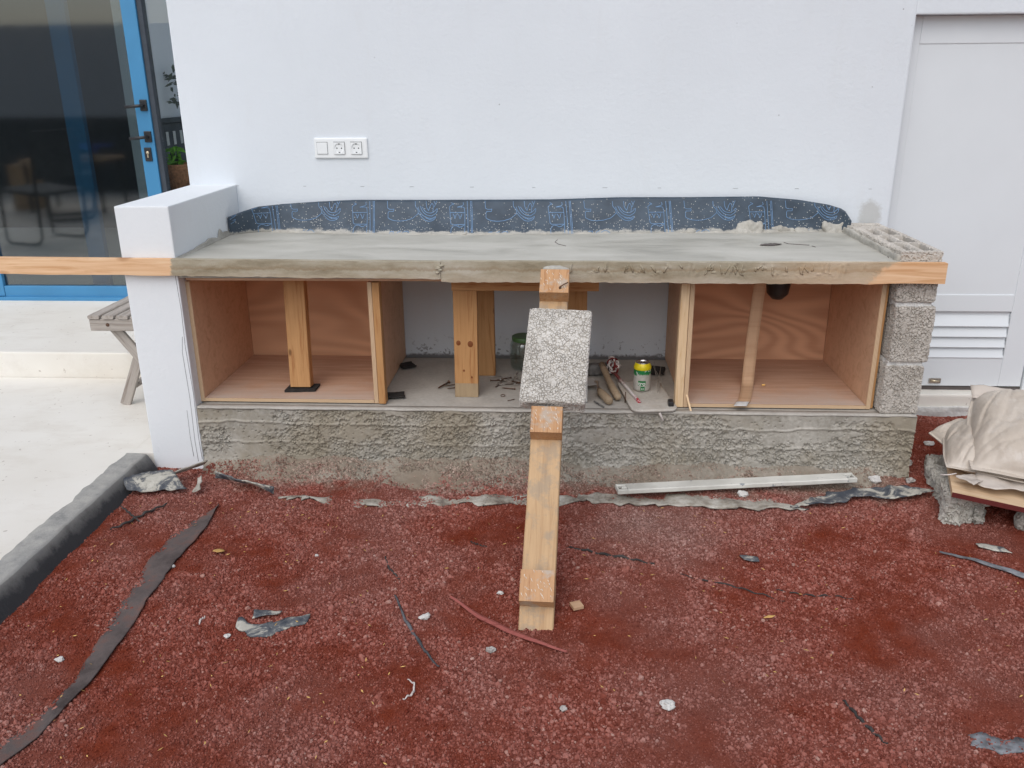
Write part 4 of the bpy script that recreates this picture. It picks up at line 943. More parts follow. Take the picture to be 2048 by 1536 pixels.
# screws and nails
def screw(x, y, L, rz, mat, label, group, z=ZB+.0045, big=1.0):
    o = thing('screw', (x, y, z), label, 'screw', group); d = Vector((math.cos(rz), math.sin(rz), 0)); a = Vector((x, y, z))-d*L/2; b_ = Vector((x, y, z))+d*L/2
    tube('shank', [a, a+d*L*.12, b_-d*.004], [.0006*big, .0021*big, .0021*big], mat, o, 6)
    tube('head', [b_-d*.004, b_-d*.001, b_], [.0022*big, .0046*big, .0046*big], mat, o, 8); return o
def spx(k): return ['lying loose on the ledge behind the front post']
SC = [(.93, 0), ]
pile = [(1.215, .33, .06, 3.2), (1.228, .30, .055, .9), (1.245, .31, .05, 2.4), (1.238, .35, .07, .5), (1.262, .34, .05, -1.0), (1.28, .33, .055, 1.2), (1.275, .29, .06, .35), (1.255, .28, .07, .2), (1.295, .35, .05, 1.9), (1.30, .31, .05, 2.7), (1.285, .40, .045, 1.4), (1.20, .36, .06, .1), (1.222, .27, .05, 1.1), (1.31, .28, .06, .3)]
for i, (x, y, L, rz) in enumerate(pile):
    screw(x, y, L, rz, MT['steel'] if i % 3 else MT['rust'], 'steel screw in the loose heap between the posts and the jar', 'screws heaped beside the jar', ZB+.0045+.003*(i % 3))
screw(1.265, .235, .055, -.25, MT['rust'], 'single dark screw lying in front of the screw heap', None)
screw(1.003, .26, .085, 1.15, MT['rust'], 'thick dark bolt lying left of the front post', None, ZB+.007, 1.6)
screw(1.035, .265, .07, .45, MT['rust'], 'thin rusty nail crossing the thick bolt left of the front post', None, ZB+.006)
screw(1.045, .235, .05, .4, MT['rust'], 'short rusty nail just left of the front post', None)
tag(tube('wire_ring', [(1.248+.008*math.cos(a), .155+.012*math.sin(a), ZB+.004) for a in np.linspace(0, 6.0, 16)], .0013, MT['rust'], None, 6), 'small wire ring on the ledge below the jar', 'ring')
tag(tube('bent_nail', [(1.27, .10, ZB+.003), (1.285, .112, ZB+.003), (1.295, .118, ZB+.003)], .0016, MT['rust'], None, 6), 'tiny bent nail near the front of the ledge', 'nail')

# tools on the ledge
hm = thing('club_hammer', (1.64, .35, ZB), 'mortar crusted club hammer lying with its wooden handle forward', 'hammer')
rbox('hammer_head', (.105, .045, .045), .006, MT['dirty_metal'], hm, Matrix.Translation((1.632, .425, ZB+.026)) @ Matrix.Rotation(.12, 4, 'Z'), .008, lambda P: (fbm(P, .02, 3)-.5)*.006, smooth=True)
tube('handle', [(1.64, .415, ZB+.05), (1.648, .36, ZB+.044), (1.662, .27, ZB+.030), (1.675, .19, ZB+.024), (1.688, .115, ZB+.018), (1.69, .105, ZB+.018)], [.0125, .0135, .0125, .0145, .0145, .009], MT['tool_handle'], hm, 12)
tr_ = thing('brick_trowel', (1.6, .2, ZB), 'pointing trowel with pale wooden handle beside the hammer', 'trowel')
V = [(1.50, .285, ZB+.024), (1.60, .310, ZB+.026), (1.625, .245, ZB+.026), (1.52, .20, ZB+.020), (1.44, .235, ZB+.012)]
V2 = [(a, b_, c-.002) for a, b_, c in V]; n5 = 5
mesh('blade', V+V2, [tuple(range(5)), tuple(reversed(range(5, 10)))]+[(i, i+5, (i+1) % 5+5, (i+1) % 5) for i in range(5)], MT['metal_plate'], tr_)
tube('tang', [(1.608, .265, ZB+.027), (1.618, .240, ZB+.034), (1.618, .215, ZB+.020), (1.624, .175, ZB+.022)], .005, MT['steel'], tr_, 8)
tube('handle', [(1.620, .185, ZB+.022), (1.627, .155, ZB+.020), (1.640, .115, ZB+.019), (1.652, .080, ZB+.0165), (1.656, .066, ZB+.0165)], [.009, .0145, .0155, .0165, .012], MT['tool_handle'], tr_, 14)
pf = plank('plaster_float', (1.510, .095, ZB+.003), (1.510, .14, .458), .125, .004, (0, -1, 0), MT['metal_plate'], None, .001); tag(pf, 'pale flat float blade standing upright behind the hanging block', 'float')
tag(plank('pencil', (1.598, .10, ZB+.005), (1.632, .04, ZB+.005), .006, .006, (0, 0, 1), MT['dirty_metal'], None, .001), 'thin dark pencil stub lying beside the float blade', 'pencil')
# paint-marked stick with tangled cord
sk = thing('marking_stick', (1.75, .2, ZB), 'red and white marking stick with a tangle of cord at its far end', 'stick')
Mx, L = frame((1.690, .36, ZB+.030), (1.765, .055, ZB+.020), (0, 0, 1))
V = []; F = []
for i in range(14):
    for j in range(8): a = j*math.pi/4; V.append((-L/2+L*i/13, .0065*math.cos(a), .0065*math.sin(a)))
for i in range(13):
    for j in range(8): F.append((i*8+j, (i+1)*8+j, (i+1)*8+(j+1) % 8, i*8+(j+1) % 8))
F += [tuple(range(8)), tuple(reversed(range(104, 112)))]; mesh('shaft', V, F, MT['stick'], sk, Mx @ Matrix.Rotation(math.pi, 4, 'Z'), True)
for k in range(7):
    c = Vector((1.687+random.uniform(-.008, .008), .385, ZB+.045+random.uniform(-.012, .018))); pts = []
    a0 = random.uniform(0, 6.28); tl = random.uniform(-.7, .7); rx, rz_ = random.uniform(.006, .020), random.uniform(.012, .036)
    for q in np.linspace(0, 6.2, 18): pts.append(c+Vector((rx*math.cos(q+a0)*(1+.5*math.sin(3*q)), .014*math.sin(2*q+a0)+random.uniform(-.002, .002), rz_*math.sin(q+a0)+tl*rx*math.cos(q+a0))))
    tube('cord_loop', pts, .0028 if k % 3 else .004, MT['cord_red'] if k % 3 else MT['cord_white'], sk, 6)
# mortar board plate with can
G = np.zeros((26, 30, 3)); hx, hy, rr_ = .085, .165, .03
for i in range(26):
    for j in range(30):
        a, b_ = (i/25*2-1)*hx, (j/29*2-1)*hy; ex, ey = max(abs(a)-(hx-rr_), 0), max(abs(b_)-(hy-rr_), 0); d = math.hypot(ex, ey)
        f = 1 if d < rr_ else rr_/d
        if d > rr_: a = math.copysign(hx-rr_+ex*f, a); b_ = math.copysign(hy-rr_+ey*f, b_)
        G[i, j] = (1.798+a*math.cos(.12)-b_*math.sin(.12), .150+a*math.sin(.12)+b_*math.cos(.12), ZB+.012)
G[..., 2] += (fbm(G.reshape(-1, 3), .06, 3).reshape(26, 30)-.5)*.003
tag(grid_solid('mortar_board', G, .009, MT['plate'], None, True), 'flat round-cornered plate caked with mortar under the drink can', 'plate')
tag(tube('nail_upright', [(1.715, .10, ZB+.001), (1.716, .105, ZB+.042)], [.0022, .002], MT['rust'], None, 7), 'rusty nail standing beside the mortar caked plate', 'nail')
tag(tube('pale_peg', [(1.832, -.016, ZB+.006), (1.845, -.028, ZB-.02)], [.005, .003], MT['cord_white'], None, 7), 'pale peg hanging over the ledge under the plate', 'peg')
can = thing('drink_can', (1.785, .20, ZB+.017), 'small yellow and green drink can splashed with mortar', 'can'); zc = ZB+.0175
lathe('can_body', [(0, .003), (.022, .003), (.026, .0), (.030, .006), (.033, .014), (.033, .088)], (1.785, .20, zc), MT['can_side'], can, 36)
lathe('yellow_band', [(.0331, .088), (.0336, .090), (.0336, .098), (.028, .110), (.0265, .112)], (1.785, .20, zc), MT['can_yellow'], can, 36)
lathe('can_top', [(.0265, .112), (.0272, .1145), (.026, .115), (.0245, .112), (.0235, .108), (0, .108)], (1.785, .20, zc), MT['can_metal'], can, 36)
lathe('pull_hole_disc', [(0, .1092), (.011, .1092), (.012, .1085)], (1.781, .192, zc), MT['black'], can, 16)  # black disc on the lid, painted shade of the opening
def can_text(body, size, z, ang, mat, name, r=.0336):
    cu = bpy.data.curves.new(name, 'FONT'); cu.body = body; cu.size = size; cu.align_x = 'CENTER'; cu.offset = size*.02
    o = bpy.data.objects.new(name, cu); COL.objects.link(o); dg = bpy.context.evaluated_depsgraph_get(); me = bpy.data.meshes.new_from_object(o.evaluated_get(dg)); bpy.data.objects.remove(o)
    for v in me.vertices:
        a = v.co.x/r+ang; y = v.co.y; v.co = (r*math.sin(a), -r*math.cos(a), z+y)
    me.materials.clear(); me.materials.append(mat); link(bpy.data.objects.new(name, me), can, Matrix.Translation((1.785, .20, zc)))
def can_patch(a0, a1, z0, z1, mat, name, r):
    V = []; F = []
    for i in range(9): a = a0+(a1-a0)*i/8; V += [(r*math.sin(a), -r*math.cos(a), z0), (r*math.sin(a), -r*math.cos(a), z1)]
    for i in range(8): F.append((2*i, 2*i+2, 2*i+3, 2*i+1))
    mesh(name, V, F, mat, can, Matrix.Translation((1.785, .20, zc)), True)
can_patch(-.55, .35, .027, .047, MT['can_green'], 'print_patch', .0333); can_patch(-.25, .25, .008, .024, MT['can_green'], 'print_patch', .0333)
can_text('tro', .022, .029, -.1, MT['can_white'], 'lettering'); can_text('0.0', .0085, .012, .0, MT['can_white'], 'lettering')
for i in range(7):
    a = Vector((1.86+random.uniform(-.02, .02), random.uniform(.12, .25), ZB+.01)); b_ = Vector((1.79+random.uniform(-.02, .1), random.uniform(.2, .45), ZB+random.uniform(.03, .11)))
    tag(tube('loose_fibre', [a, (a+b_)/2+Vector((0, 0, .006)), b_], .0011, MT['wire_fibre'], None, 5), 'thin pale fibre sticking up between the can and the right box', 'fibre', 'loose fibres beside the can')
tag(plank('wood_sliver', (1.935, .056, ZB+.06), (1.952, .012, ZB-.006), .007, .004, (0, -1, .3), MT['batten'], None, .001), 'pale wood sliver wedged at the left edge of the right box', 'sliver')

# ------------------------------------------------------------------ raking prop and the block hanging on it
Bp = Vector((1.409, -.977, 0)); dp_ = Vector((.03180533, .76414342, .64426179)); sp1 = Vector((.99913492, -.04158619, 0)); np1 = Vector((-.02679239, -.64370446, .76480504))
at_ = lambda s, x, h: Bp+dp_*s+sp1*x+np1*h
prop = thing('raking_prop', Bp, 'raking timber prop with three cleats bracing the formwork from the gravel', 'timber prop')
plank('timber', at_(-.09, 0, -.0245), at_(1.205, 0, -.0245), .095, .049, np1, MT['pine_prop'], prop, .003, .0012)
for k, (s0, s1) in enumerate(((.05, .138), (.563, .652), (1.082, 1.178))):
    c_ = plank('cleat', at_(s0, .001*k, .0255), at_(s1, .001*k, .0255), .095+.001*k, .050, np1, MT['cleat'], prop, .0015, .0005, seed=k)
    for q in range(26):  # bright resin and splinter flecks
        sx1, xx = s0+random.uniform(.004, s1-s0-.008), random.uniform(-.042, .042); L_ = random.uniform(.004, .014)
        tube('resin_fleck', [at_(sx1, xx, .0507), at_(sx1+L_*.8, xx-L_*.35, .0509)], [.0006, .0011], MT['fleck'] if 'fleck' in MT else MT.setdefault('fleck', plain('resin_fleck', (.78, .70, .58), .15, 0, .1, 20, .8)), c_, 5)
tube('bent_nail', [at_(1.10, .022, .05), at_(1.10, .022, .058), at_(1.108, .034, .061), at_(1.117, .048, .060)], [.0045, .0025, .002, .002], MT['rust'], prop, 7)
blob('mortar_cap', at_(1.192, 0, .028), (.046, .018, .016), MT['mortar'], prop, 5, .35)
# the block: flat against the prop, resting on the middle cleat
Mb = Matrix((sp1, dp_, np1)).transposed().to_4x4(); Mb.translation = at_(.8345, .0215, .0325); Mb = Mb @ Matrix.Rotation(R(-2.3), 4, 'Z')
hb = rbox('hanging_block', (.203, .355, .056), .00135, MT['bare_block'], None, Mb, .009, lambda P: pitted(P, .0088, .006, 25) - .010*sstep(-.165, -.178, P[:, 1])*vnoise(P, .03, 8))
tag(hb, 'pale porous concrete block resting on the middle cleat of the raking prop', 'concrete block')

# ------------------------------------------------------------------ folding stool on the patio
stl = thing('folding_stool', (-.35, .62, .05), 'weathered grey slatted folding stool behind the white low wall', 'stool')
for i in range(6):
    x = -.50+.062*i; plank('slat', (x, .445, .4695), (x+.004, .84, .4695), .050, .016, (0, 0, 1), MT['stool'], stl, .004)
for y in (.462, .822):
    plank('rail', (-.522, y, .4345), (-.165, y, .4345), .022, .052, (0, 0, 1), MT['stool'], stl, .003)
for s, y in ((0, .497), (1, .787)):
    plank('leg', (-.452, y, .425), (-.19, y, .054), .045, .02, (0, 1, 0), MT['stool'], stl, .003)
    plank('leg', (-.462, y+.023, .052), (-.300, y+.023, .43), .045, .02, (0, 1, 0), MT['stool'], stl, .003)
plank('stretcher', (-.415, .53, .135), (-.415, .80, .135), .03, .018, (0, 0, 1), MT['stool'], stl, .003)
lathe('bolt', [(0, .003), (.007, .002), (.008, 0)], (0, 0, 0), MT['rust'], stl, 12, Matrix.Translation((-.445, .450, .436)) @ Matrix.Rotation(R(90), 4, 'X'))

# ------------------------------------------------------------------ sheets and scraps on the gravel
def scrap(name, left, right, mat, label, cat, lift=.012, curl=.0, nu=40, nv=12, seed=1, rag=.012, thick=.003, wav=.02):
    A, B_ = resample(left, nu), resample(right, nu); G = np.zeros((nu, nv, 3))
    for j in range(nv):
        s = j/(nv-1); G[:, j, :2] = A*(1-s)+B_*s
    Q = G.reshape(-1, 3).copy(); e = (np.abs(np.linspace(-1, 1, nv))[None, :]**4).repeat(nu, 0)
    G[..., 0] += (vnoise(Q+seed, .025, seed).reshape(nu, nv)-.5)*rag*e*2; G[..., 1] += (vnoise(Q+seed*2, .025, seed+5).reshape(nu, nv)-.5)*rag*e*2
    G[..., 2] = gz(G[..., :2].reshape(-1, 2)).reshape(nu, nv)+lift + (fbm(Q, .10, seed+2).reshape(nu, nv)-.4)*wav + curl*(np.linspace(0, 1, nv)[None, :]**2)
    if 'mortar coated' in label: G[..., 2] += -.010*(1-np.linspace(0, 1, nv)[None, :])**1.2 - .006*sstep(.45, .6, vnoise(Q, .09, seed+40)).reshape(nu, nv)
    if name == 'felt_strip': G[..., 2] += -.009*(1-np.linspace(0, 1, nv)[None, :])**1.5
    return tag(grid_solid(name, G, thick, mat, None, True), label, cat)
scrap('felt_strip', [(.276, -.32), (.245, -.41), (.20, -.51), (.192, -.64), (.216, -.916), (.250, -1.122), (.262, -1.317), (.215, -1.47), (.19, -1.75)], [(.277, -.322), (.296, -.47), (.293, -.604), (.292, -.781), (.312, -1.076), (.315, -1.26), (.290, -1.451), (.25, -1.60), (.235, -1.75)], MT['felt'], 'long dark felt strip tapering away across the gravel', 'felt strip', .007, 0, 160, 22, 3, .003, .003, .009)
scrap('torn_flap', [(-.118, -.205), (-.04, -.15), (.03, -.13)], [(-.085, -.262), (.02, -.262), (.125, -.24)], MT['flap'], 'torn dark membrane flap at the foot of the kerb corner', 'membrane flap', .050, -.030, 30, 12, 5, .012, .004, .02)
scrap('torn_flap', [(.010, -.150), (.055, -.10), (.105, -.035)], [(.04, -.165), (.085, -.10), (.128, -.04)], MT['flap_mortar'], 'narrow crumpled membrane flap below the white low wall', 'membrane flap', .030, .02, 20, 8, 6, .006, .004, .02)
scrap('torn_flap', [(.132, -.14), (.150, -.20), (.160, -.262)], [(.145, -.14), (.17, -.20), (.186, -.255)], MT['flap_mortar'], 'small brown scrap standing in the gravel near the low wall', 'scrap', .02, .01, 14, 6, 7, .004, .003)
scrap('torn_flap', [(.195, -.132), (.29, -.150), (.37, -.175), (.455, -.265)], [(.20, -.138), (.31, -.205), (.40, -.245), (.462, -.272)], MT['flap'], 'curled pale backed membrane strip left of the long flap', 'membrane flap', .018, .03, 30, 10, 8, .006, .004, .01)
scrap('torn_flap', [(.47, -.262), (.63, -.245), (.74, -.24), (.92, -.225), (1.15, -.21), (1.37, -.205), (1.54, -.18)], [(.48, -.268), (.63, -.282), (.74, -.305), (.92, -.290), (1.15, -.270), (1.37, -.268), (1.53, -.246)], MT['flap_mortar'], 'long mortar coated membrane edge along the foot of the base, left of the prop', 'membrane flap', .010, -.006, 90, 8, 9, .022, .004, .012)
scrap('torn_flap', [(1.54, -.172), (1.7, -.165), (1.95, -.16), (2.2, -.18), (2.30, -.22)], [(1.525, -.243), (1.7, -.250), (1.95, -.264), (2.2, -.282), (2.32, -.278)], MT['flap_mortar'], 'mortar coated membrane edge under the pale screed bar', 'membrane flap', .010, .0, 70, 10, 10, .016, .004, .012)
scrap('torn_flap', [(2.30, -.245), (2.42, -.16), (2.56, -.125), (2.68, -.115), (2.78, -.14)], [(2.26, -.285), (2.42, -.235), (2.52, -.195), (2.66, -.205), (2.79, -.165)], MT['flap'], 'grey streaked membrane flap right of the screed bar', 'membrane flap', .020, .004, 50, 12, 11, .012, .004, .02)
scrap('membrane_patch', [(.586, -.975), (.630, -1.005), (.69, -.998), (.75, -.975), (.782, -.958)], [(.592, -1.02), (.635, -1.058), (.69, -1.055), (.75, -1.03), (.785, -.985)], MT['flap'], 'half buried crescent of grey membrane in the gravel', 'membrane scrap', .005, .0, 30, 8, 12, .010, .004, .004)
scrap('membrane_patch', [(.62, -.95), (.66, -.945), (.70, -.955)], [(.63, -.985), (.665, -.975), (.69, -.972)], MT['flap'], 'small dark chip just above the buried membrane crescent', 'membrane scrap', .010, .004, 12, 6, 13, .006, .003, .006)
scrap('membrane_patch', [(2.028, -.588), (2.05, -.585), (2.085, -.595)], [(2.04, -.612), (2.06, -.618), (2.085, -.618)], MT['flap'], 'small grey membrane chip in the gravel right of the prop', 'membrane scrap', .008, 0, 14, 6, 14, .005, .003, .004)
scrap('membrane_patch', [(2.79, -.485), (2.82, -.48), (2.86, -.51)], [(2.79, -.505), (2.82, -.535), (2.865, -.55)], MT['flap'], 'grey membrane chip near the board under the sacks', 'membrane scrap', .008, 0, 14, 6, 15, .005, .003, .004)
scrap('membrane_patch', [(2.40, -1.34), (2.45, -1.34), (2.52, -1.36)], [(2.39, -1.375), (2.45, -1.40), (2.52, -1.405)], MT['grey_twig'], 'grey scrap at the lower right of the gravel', 'membrane scrap', .002, 0, 14, 6, 16, .010, .003, .004)
scrap('grey_strip', [(2.655, -.538), (2.75, -.600), (2.86, -.68), (3.0, -.78)], [(2.652, -.545), (2.742, -.618), (2.848, -.705), (2.99, -.81)], MT['grey_twig'], 'long grey strip on the gravel at the right edge', 'strip', .009, 0, 40, 6, 17, .004, .003, .004)
def twig(name, pts, r, mat, label, cat='twig', lift=.0035):
    P_ = resample(pts, 26); out = [(x, y, gz1(x, y)+lift+.003*math.sin(i*1.3)+random.uniform(-.0015, .0015)) for i, (x, y) in enumerate(P_)]
    r *= .8; rs = [r*(.45+.55*math.sin(math.pi*min(1, i/25*.9+.05)))*(.8+.4*random.random()) for i in range(26)]
    return tag(tube(name, out, rs, mat, None, 6), label, cat)
twig('dark_stick', [(-.02, -.508), (.05, -.41), (.104, -.342)], .006, MT['twig'], 'dark stick lying against the kerb side', 'stick', .012)
twig('dark_stick', [(-.053, -.365), (.0, -.41), (.067, -.472)], .004, MT['twig'], 'thin dark stick crossing another by the kerb', 'stick', .018)
twig('root', [(.927, -.633), (.955, -.711), (1.0, -.778)], .004, MT['twig'], 'thin upper root fragment left of the prop')
twig('root', [(1.0, -.857), (1.02, -.90), (1.053, -.976), (1.105, -1.063), (1.141, -1.125), (1.169, -1.163)], .0055, MT['root'], 'long dark root curving through the gravel left of the prop')
twig('cable_offcut', [(1.497, -.554), (1.598, -.596), (1.703, -.642), (1.76, -.662)], .0055, MT['twig'], 'black cable offcut right of the prop', 'cable')
twig('thin_wire', [(1.83, -.70), (1.956, -.751), (2.05, -.795), (2.111, -.827)], .0028, MT['twig'], 'thin black wire in the gravel right of the prop', 'wire')
twig('thin_wire', [(2.10, -.77), (2.2, -.80), (2.30, -.825)], .0028, MT['twig'], 'short thin wire further right in the gravel', 'wire')
twig('dark_stick', [(2.145, -1.25), (2.17, -1.32), (2.198, -1.392)], .005, MT['twig'], 'short dark stick at the lower right of the gravel', 'stick')
twig('dark_stick', [(1.185, -.53), (1.22, -.55), (1.24, -.56)], .003, MT['twig'], 'tiny dark stick left of the prop near the base', 'stick')
twig('shaving', [(1.100, -1.225), (1.118, -1.235), (1.122, -1.27), (1.102, -1.30)], .0035, MT['cord_white'], 'pale curved shaving near the bottom of the gravel', 'shaving')
twig('shaving', [(.495, -.985), (.487, -1.0), (.492, -1.02)], .003, MT['cord_white'], 'pale curved sliver near the felt strip', 'shaving')
P_ = resample([(1.162, -.868), (1.254, -.952), (1.368, -1.03), (1.492, -1.10)], 30); G = np.zeros((30, 3, 3))
for i in range(30):
    wv_ = .0065*math.sin(math.pi*(i/29*.93+.05))+.001
    for j in range(3): G[i, j] = (P_[i, 0]+(j-1)*wv_*.55, P_[i, 1]+(j-1)*wv_, gz1(*P_[i])+.010+.003*(j == 1))
tag(grid_solid('red_splinter', G, .004, MT['redwood'], None, False), 'long red wooden splinter in front of the prop', 'splinter')
STN = [(1.102, -.958, .017, 'white_stone', 'pale stone by the lower end of the long root'), (1.727, -1.296, .021, 'white_stone', 'pale crumbly stone at the lower right of the prop'), (1.483, -1.307, .012, 'grey_stone', 'grey pebble below the red splinter'), (1.293, -1.091, .016, 'grey_stone', 'light grey stone under the red splinter'),
    (.585, -1.06, .011, 'white_stone', 'white flake just left of the membrane crescent'), (.187, -1.177, .013, 'white_stone', 'white stone left of the felt strip'), (1.300, -.818, .010, 'white_stone', 'small white chip left of the prop foot'), (.709, -.627, .008, 'white_stone', 'tiny white pebble in the middle left gravel'), (.292, -.733, .009, 'white_stone', 'white chip beside the felt strip'),
    (2.12, -.175, .022, 'white_stone', 'white plaster lump beside the screed bar'), (2.62, -.045, .030, 'white_stone', 'large white plaster lump at the foot of the base'), (2.75, -.04, .020, 'grey_stone', 'mortar crumb left of the broken concrete'), (2.95, .30, .022, 'white_stone', 'whitish stone on the gravel behind the sacks'), (3.04, .35, .016, 'grey_stone', 'grey stone on the gravel below the white door'), (2.80, .12, .026, 'grey_stone', 'grey flake by the right end of the base'), (2.66, -.11, .012, 'white_stone', 'small white crumb near the grey flap')]
for k, (x, y, r, mt, lab) in enumerate(STN):
    tag(blob('stone', (x, y, gz1(x, y)+r*.5), (r*.78, r*.6, r*.45), MT[mt], None, k+2, .75, 3), lab, 'stone', 'loose stones on the gravel')
tag(box('plywood_chip', 1.505, 1.536, -.907, -.877, gz1(1.52, -.892)+.006, gz1(1.52, -.892)+.016, MT['ply_pale'], None, .001, .4), 'small square plywood chip beside the prop foot', 'chip')
scrap('dry_leaf', [(.385, -.640), (.402, -.632), (.42, -.638)], [(.388, -.658), (.404, -.664), (.418, -.655)], MT['chip'], 'tan dry leaf on the gravel near the kerb', 'leaf', .012, .004, 8, 5, 18, .006, .001, .006)
scrap('dry_leaf', [(2.03, -.93), (2.045, -.915), (2.06, -.915)], [(2.033, -.935), (2.05, -.93), (2.062, -.92)], MT['chip'], 'tan dry leaf on the right part of the gravel', 'leaf', .012, .004, 8, 5, 19, .004, .001, .006)
V = []; F = []
for i in range(520):
    x, y = random.uniform(-.02, 3.0), random.uniform(-1.75, -.28)
    if vnoise([[x, y, 0]], .3, 6)[0] < .42: continue
    L_, w_ = random.uniform(.003, .0085), random.uniform(.0009, .002); a = random.uniform(0, 6.28); z = gz1(x, y)+.0085; k = len(V); dx, dy = math.cos(a)*L_, math.sin(a)*L_; ex, ey = -math.sin(a)*w_, math.cos(a)*w_
    V += [(x-dx, y-dy, z), (x+ex, y+ey, z+.001), (x+dx, y+dy, z+.001), (x-ex, y-ey, z)]; F.append((k, k+1, k+2, k+3))
tag(mesh('straw_chips', V, F, MT['chip']), 'tiny straw coloured chips and needles scattered over the red gravel', 'chips', kind='stuff')

# ------------------------------------------------------------------ screed bar
bar = thing('screed_bar', (2.1, -.14, .02), 'long pale painted screed bar lying at the foot of the base', 'bar')
a_, b_ = Vector((1.672, -.203, .030)), Vector((2.533, -.082, .034)); u_ = (b_-a_).normalized()
plank('bar_body', a_+u_*.036, b_-u_*.036, .052, .018, (0, 0, 1), MT['bar'], bar, .003, .0006)
side = Vector((0, 0, 1)).cross(u_).normalized()
for (c0, sg) in ((a_, 1), (b_, -1)):
    for off_ in (-.019, .019): plank('end_prong', c0+side*off_, c0+u_*sg*.0355+side*off_, .013, .017, (0, 0, 1), MT['bar'], bar, .002, .0003, 4)
    plank('end_prong', c0+u_*sg*.003-side*.0125, c0+u_*sg*.003+side*.0125, .006, .0165, (0, 0, 1), MT['bar'], bar, .001, .0002, 4)
    plank('end_prong', c0+u_*sg*.018+side*.0, c0+u_*sg*.0355, .009, .016, (0, 0, 1), MT['bar'], bar, .001, .0002, 4)
    plank('slot_shade', c0+u_*sg*.004-Vector((0, 0, .002)), c0+u_*sg*.035-Vector((0, 0, .002)), .024, .003, (0, 0, 1), MT['gap'], bar, .0005, .0001, 4)  # dark plate between the prongs, painted shade of the slot

# ------------------------------------------------------------------ sacks on a board at the right
lump = rbox('broken_concrete', (.14, .46, .115), .0042, MT['lump'], None, Matrix.Translation((2.872, -.12, .012)) @ Matrix.Rotation(R(-13), 4, 'Z') @ Matrix.Rotation(R(-6), 4, 'X'), .012,
            lambda P: granules(P, .0115, .012, 4, .25) + (fbm(P, .10, 6)-.5)*.05 - .03*sstep(.55, .7, vnoise(P, .07, 9)))
tag(lump, 'broken grey concrete lump propping up the board', 'rubble')
tag(rbox('broken_concrete', (.10, .09, .08), .006, MT['lump'], None, Matrix.Translation((3.03, -.36, .02)) @ Matrix.Rotation(R(30), 4, 'Z'), .03, lambda P: granules(P+3, .012, .006, 4, .2)+(fbm(P+8, .1, 6)-.5)*.05), 'smaller grey concrete lump under the front of the board', 'rubble')
cA = Vector((2.748, -.366, .120)); cL = Vector((2.925, .146, .115)); cF = Vector((2.93, -.459, .104))
eL = (cL-cA).normalized(); eF = (cF-cA); eF = (eF-eL*eF.dot(eL)).normalized(); nB = eF.cross(eL)
shb = thing('board_under_sacks', cA, 'pale veneered board with dark red edge under the sacks', 'board')
WB, LB = .60, .54
def quadslab(name, o, u, v, nrm, lu, lv, th, mat, parent):
    Mx = Matrix((u, v, nrm)).transposed().to_4x4(); Mx.translation = o+u*lu/2+v*lv/2-nrm*th/2
    bm = bmesh.new(); bmesh.ops.create_cube(bm, size=1); bmesh.ops.scale(bm, vec=(lu, lv, th), verts=bm.verts); return bmobj(name, bm, mat, parent, Mx)
quadslab('board', cA+eL*.003, eF, eL, nB, WB, LB, .016, MT['sheet_top'], shb); quadslab('edge_band', cA+eF*.0, eF, eL, nB, WB, .0028, .0163, MT['red_edge'], shb)
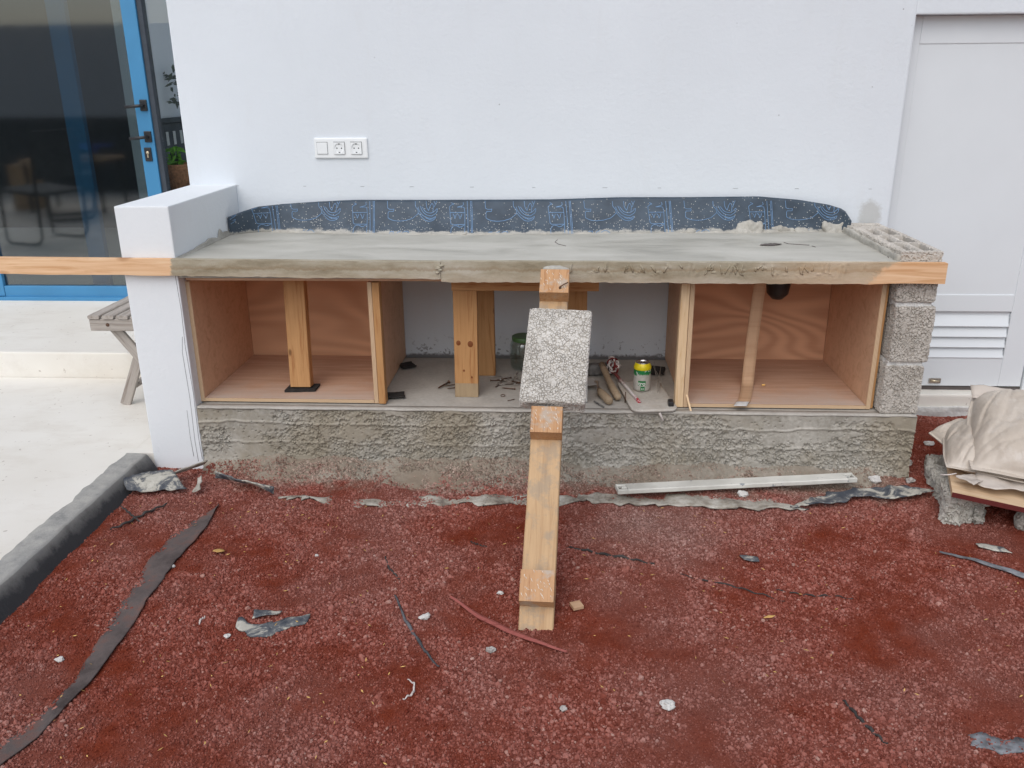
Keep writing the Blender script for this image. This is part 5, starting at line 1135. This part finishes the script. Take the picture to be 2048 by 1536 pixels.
def sack_mesh(name, M_, lx, ly, h, seed, parent, fold=.03, taper=.2):
    """filled sack: two pillow skins meeting in a flat seam, with creases running from the tied corner"""
    nu, nv = 130, 110; G = {}
    U, Vv = np.meshgrid(np.linspace(-1, 1, nu), np.linspace(-1, 1, nv), indexing='ij')
    Up, Vp = np.clip(np.abs(U)/.93, 0, 1), np.clip(np.abs(Vv)/.95, 0, 1); prof = (1-Up**3.4)**.55*(1-Vp**3.2)**.55
    V = []
    for s in (1, -1):
        x = U*lx*(1-taper*.25*(Vv+1)*.5)*(1-.07*(1-np.abs(U))*np.abs(Vv)**3); y = Vv*ly*(1-.08*np.abs(U)**3)
        Q = np.c_[U.ravel()*lx, Vv.ravel()*ly, np.full(U.size, s*.3)]+seed*2.2
        cre = (fbm(Q*np.array([1.0, 3.2, 1]), .16, seed, 3)-.5).reshape(nu, nv)
        wr = -(1-np.clip(np.abs(fbm(Q*np.array([.7, 2.6, 1])+np.c_[Vv.ravel()*.12, U.ravel()*.16, Vv.ravel()*0], .13, seed+4, 2)-.5).reshape(nu, nv)*9, 0, 1))*.018*(.06+np.maximum(np.abs(U), np.abs(Vv))**3.5)
        crs = np.zeros_like(U)
        if s > 0:
            rs_ = np.random.default_rng(seed)
            for q in range(16):
                cu, cv = rs_.choice([-1, 1]), rs_.choice([-1, 1]); an = rs_.uniform(.12, 1.45); Lc = rs_.uniform(.5, 1.3)
                du_, dv_ = (U-cu*.97)*-cu, (Vv-cv*.97)*-cv; al = du_*math.cos(an)+dv_*math.sin(an); pe = -du_*math.sin(an)+dv_*math.cos(an)+.06*np.sin(al*6+q)
                crs -= rs_.uniform(.006, .014)*np.exp(-np.abs(pe)/.035)*np.clip(1-al/Lc, 0, 1)*np.clip(al*5, 0, 1)
        z = crs*prof**.3 + s*h*prof*(1 if s > 0 else .45) + prof*(cre*fold + wr*1.6)*(1 if s > 0 else .3) + (fbm(Q, .2, seed+8).reshape(nu, nv)-.5)*.02*(1-prof)
        V.append(np.stack([x, y, z], -1))
    A = V[0].reshape(-1, 3); B_ = V[1].reshape(-1, 3); B_ = B_ - np.array([0, 0, .003]); Vt = np.vstack([A, B_]); o = nu*nv; F = []
    idx = np.arange(nu*nv).reshape(nu, nv); q = np.stack([idx[:-1, :-1], idx[1:, :-1], idx[1:, 1:], idx[:-1, 1:]], -1).reshape(-1, 4)
    F = [tuple(f) for f in q]+[tuple(f[::-1]+o) for f in q]
    bd = [(idx[i, 0], idx[i+1, 0]) for i in range(nu-1)]+[(idx[nu-1, j], idx[nu-1, j+1]) for j in range(nv-1)]+[(idx[i+1, nv-1], idx[i, nv-1]) for i in range(nu-1)]+[(idx[0, j+1], idx[0, j]) for j in range(nv-1)]
    F += [(b2, a2, a2+o, b2+o) for a2, b2 in bd]
    return mesh(name, Vt, F, MT['sack'], parent, M_, True)
def RM(loc, rz, rx=0, ry=0): return Matrix.Translation(Vector(loc)) @ Matrix.Rotation(rz, 4, 'Z') @ Matrix.Rotation(ry, 4, 'Y') @ Matrix.Rotation(rx, 4, 'X')
s1 = thing('sack', (3.1, -.15, .15), 'big plump white woven sack lying on top of the other sack', 'sack', 'sacks on the board')
sack_mesh('sack_body', RM((3.150, -.165, .225), R(67), 0, R(-12)), .27, .265, .105, 3, s1, .03)
G = np.zeros((20, 12, 3))
for i in range(20):
    for j in range(12):
        a, b2 = i/19, j/11; G[i, j] = (2.985+.26*a+.015*b2, .095+.06*b2-.085*a, .285+.03*b2*(1-.5*a)+.01*a)
G[..., 2] += (fbm(G.reshape(-1, 3), .05, 3).reshape(20, 12)-.5)*.03; grid_solid('mouth_flap', G, .002, MT['film'], s1)
s2 = thing('sack', (2.95, -.15, .12), 'smaller slack sack with a tied corner under the big sack', 'sack', 'sacks on the board')
sack_mesh('sack_body', RM((2.955, -.10, .155), R(68), 0, R(0)), .23, .125, .075, 8, s2, .035, .5)
sack_mesh('side_fold', RM((2.945, .045, .150), R(25), R(10), R(-8)), .10, .075, .05, 12, s2, .035, .6)
G = np.zeros((18, 12, 3))
for i in range(18):
    for j in range(12):
        a, b2 = i/17, j/11; wv_ = .008+.10*a; G[i, j] = (2.786+.07*a+wv_*(b2-.5)*.9, -.292-.035*a+wv_*(b2-.5)*.8, .146+.02*a*(1-a))
G[..., 2] += (fbm(G.reshape(-1, 3), .035, 9).reshape(18, 12)-.5)*.03; grid_solid('tied_corner', G, .002, MT['film'], s2)
G = np.zeros((26, 12, 3))
for i in range(26):
    for j in range(12):
        a, b2 = i/25, j/11; G[i, j] = (2.835+.22*a+.03*b2, -.335-.10*a+.09*b2-.02*math.sin(a*9)*(1-b2), .138-.010*a+.012*b2)
G[..., 2] += (fbm(G.reshape(-1, 3), .05, 13).reshape(26, 12)-.4)*.03; grid_solid('liner_flap', G, .002, MT['film'], s2)
tube('tie_string', [(2.79, -.283, .15), (2.77, -.285, .146), (2.752, -.275, .14), (2.745, -.27, .138)], .0022, MT['cord_white'], s2, 6)
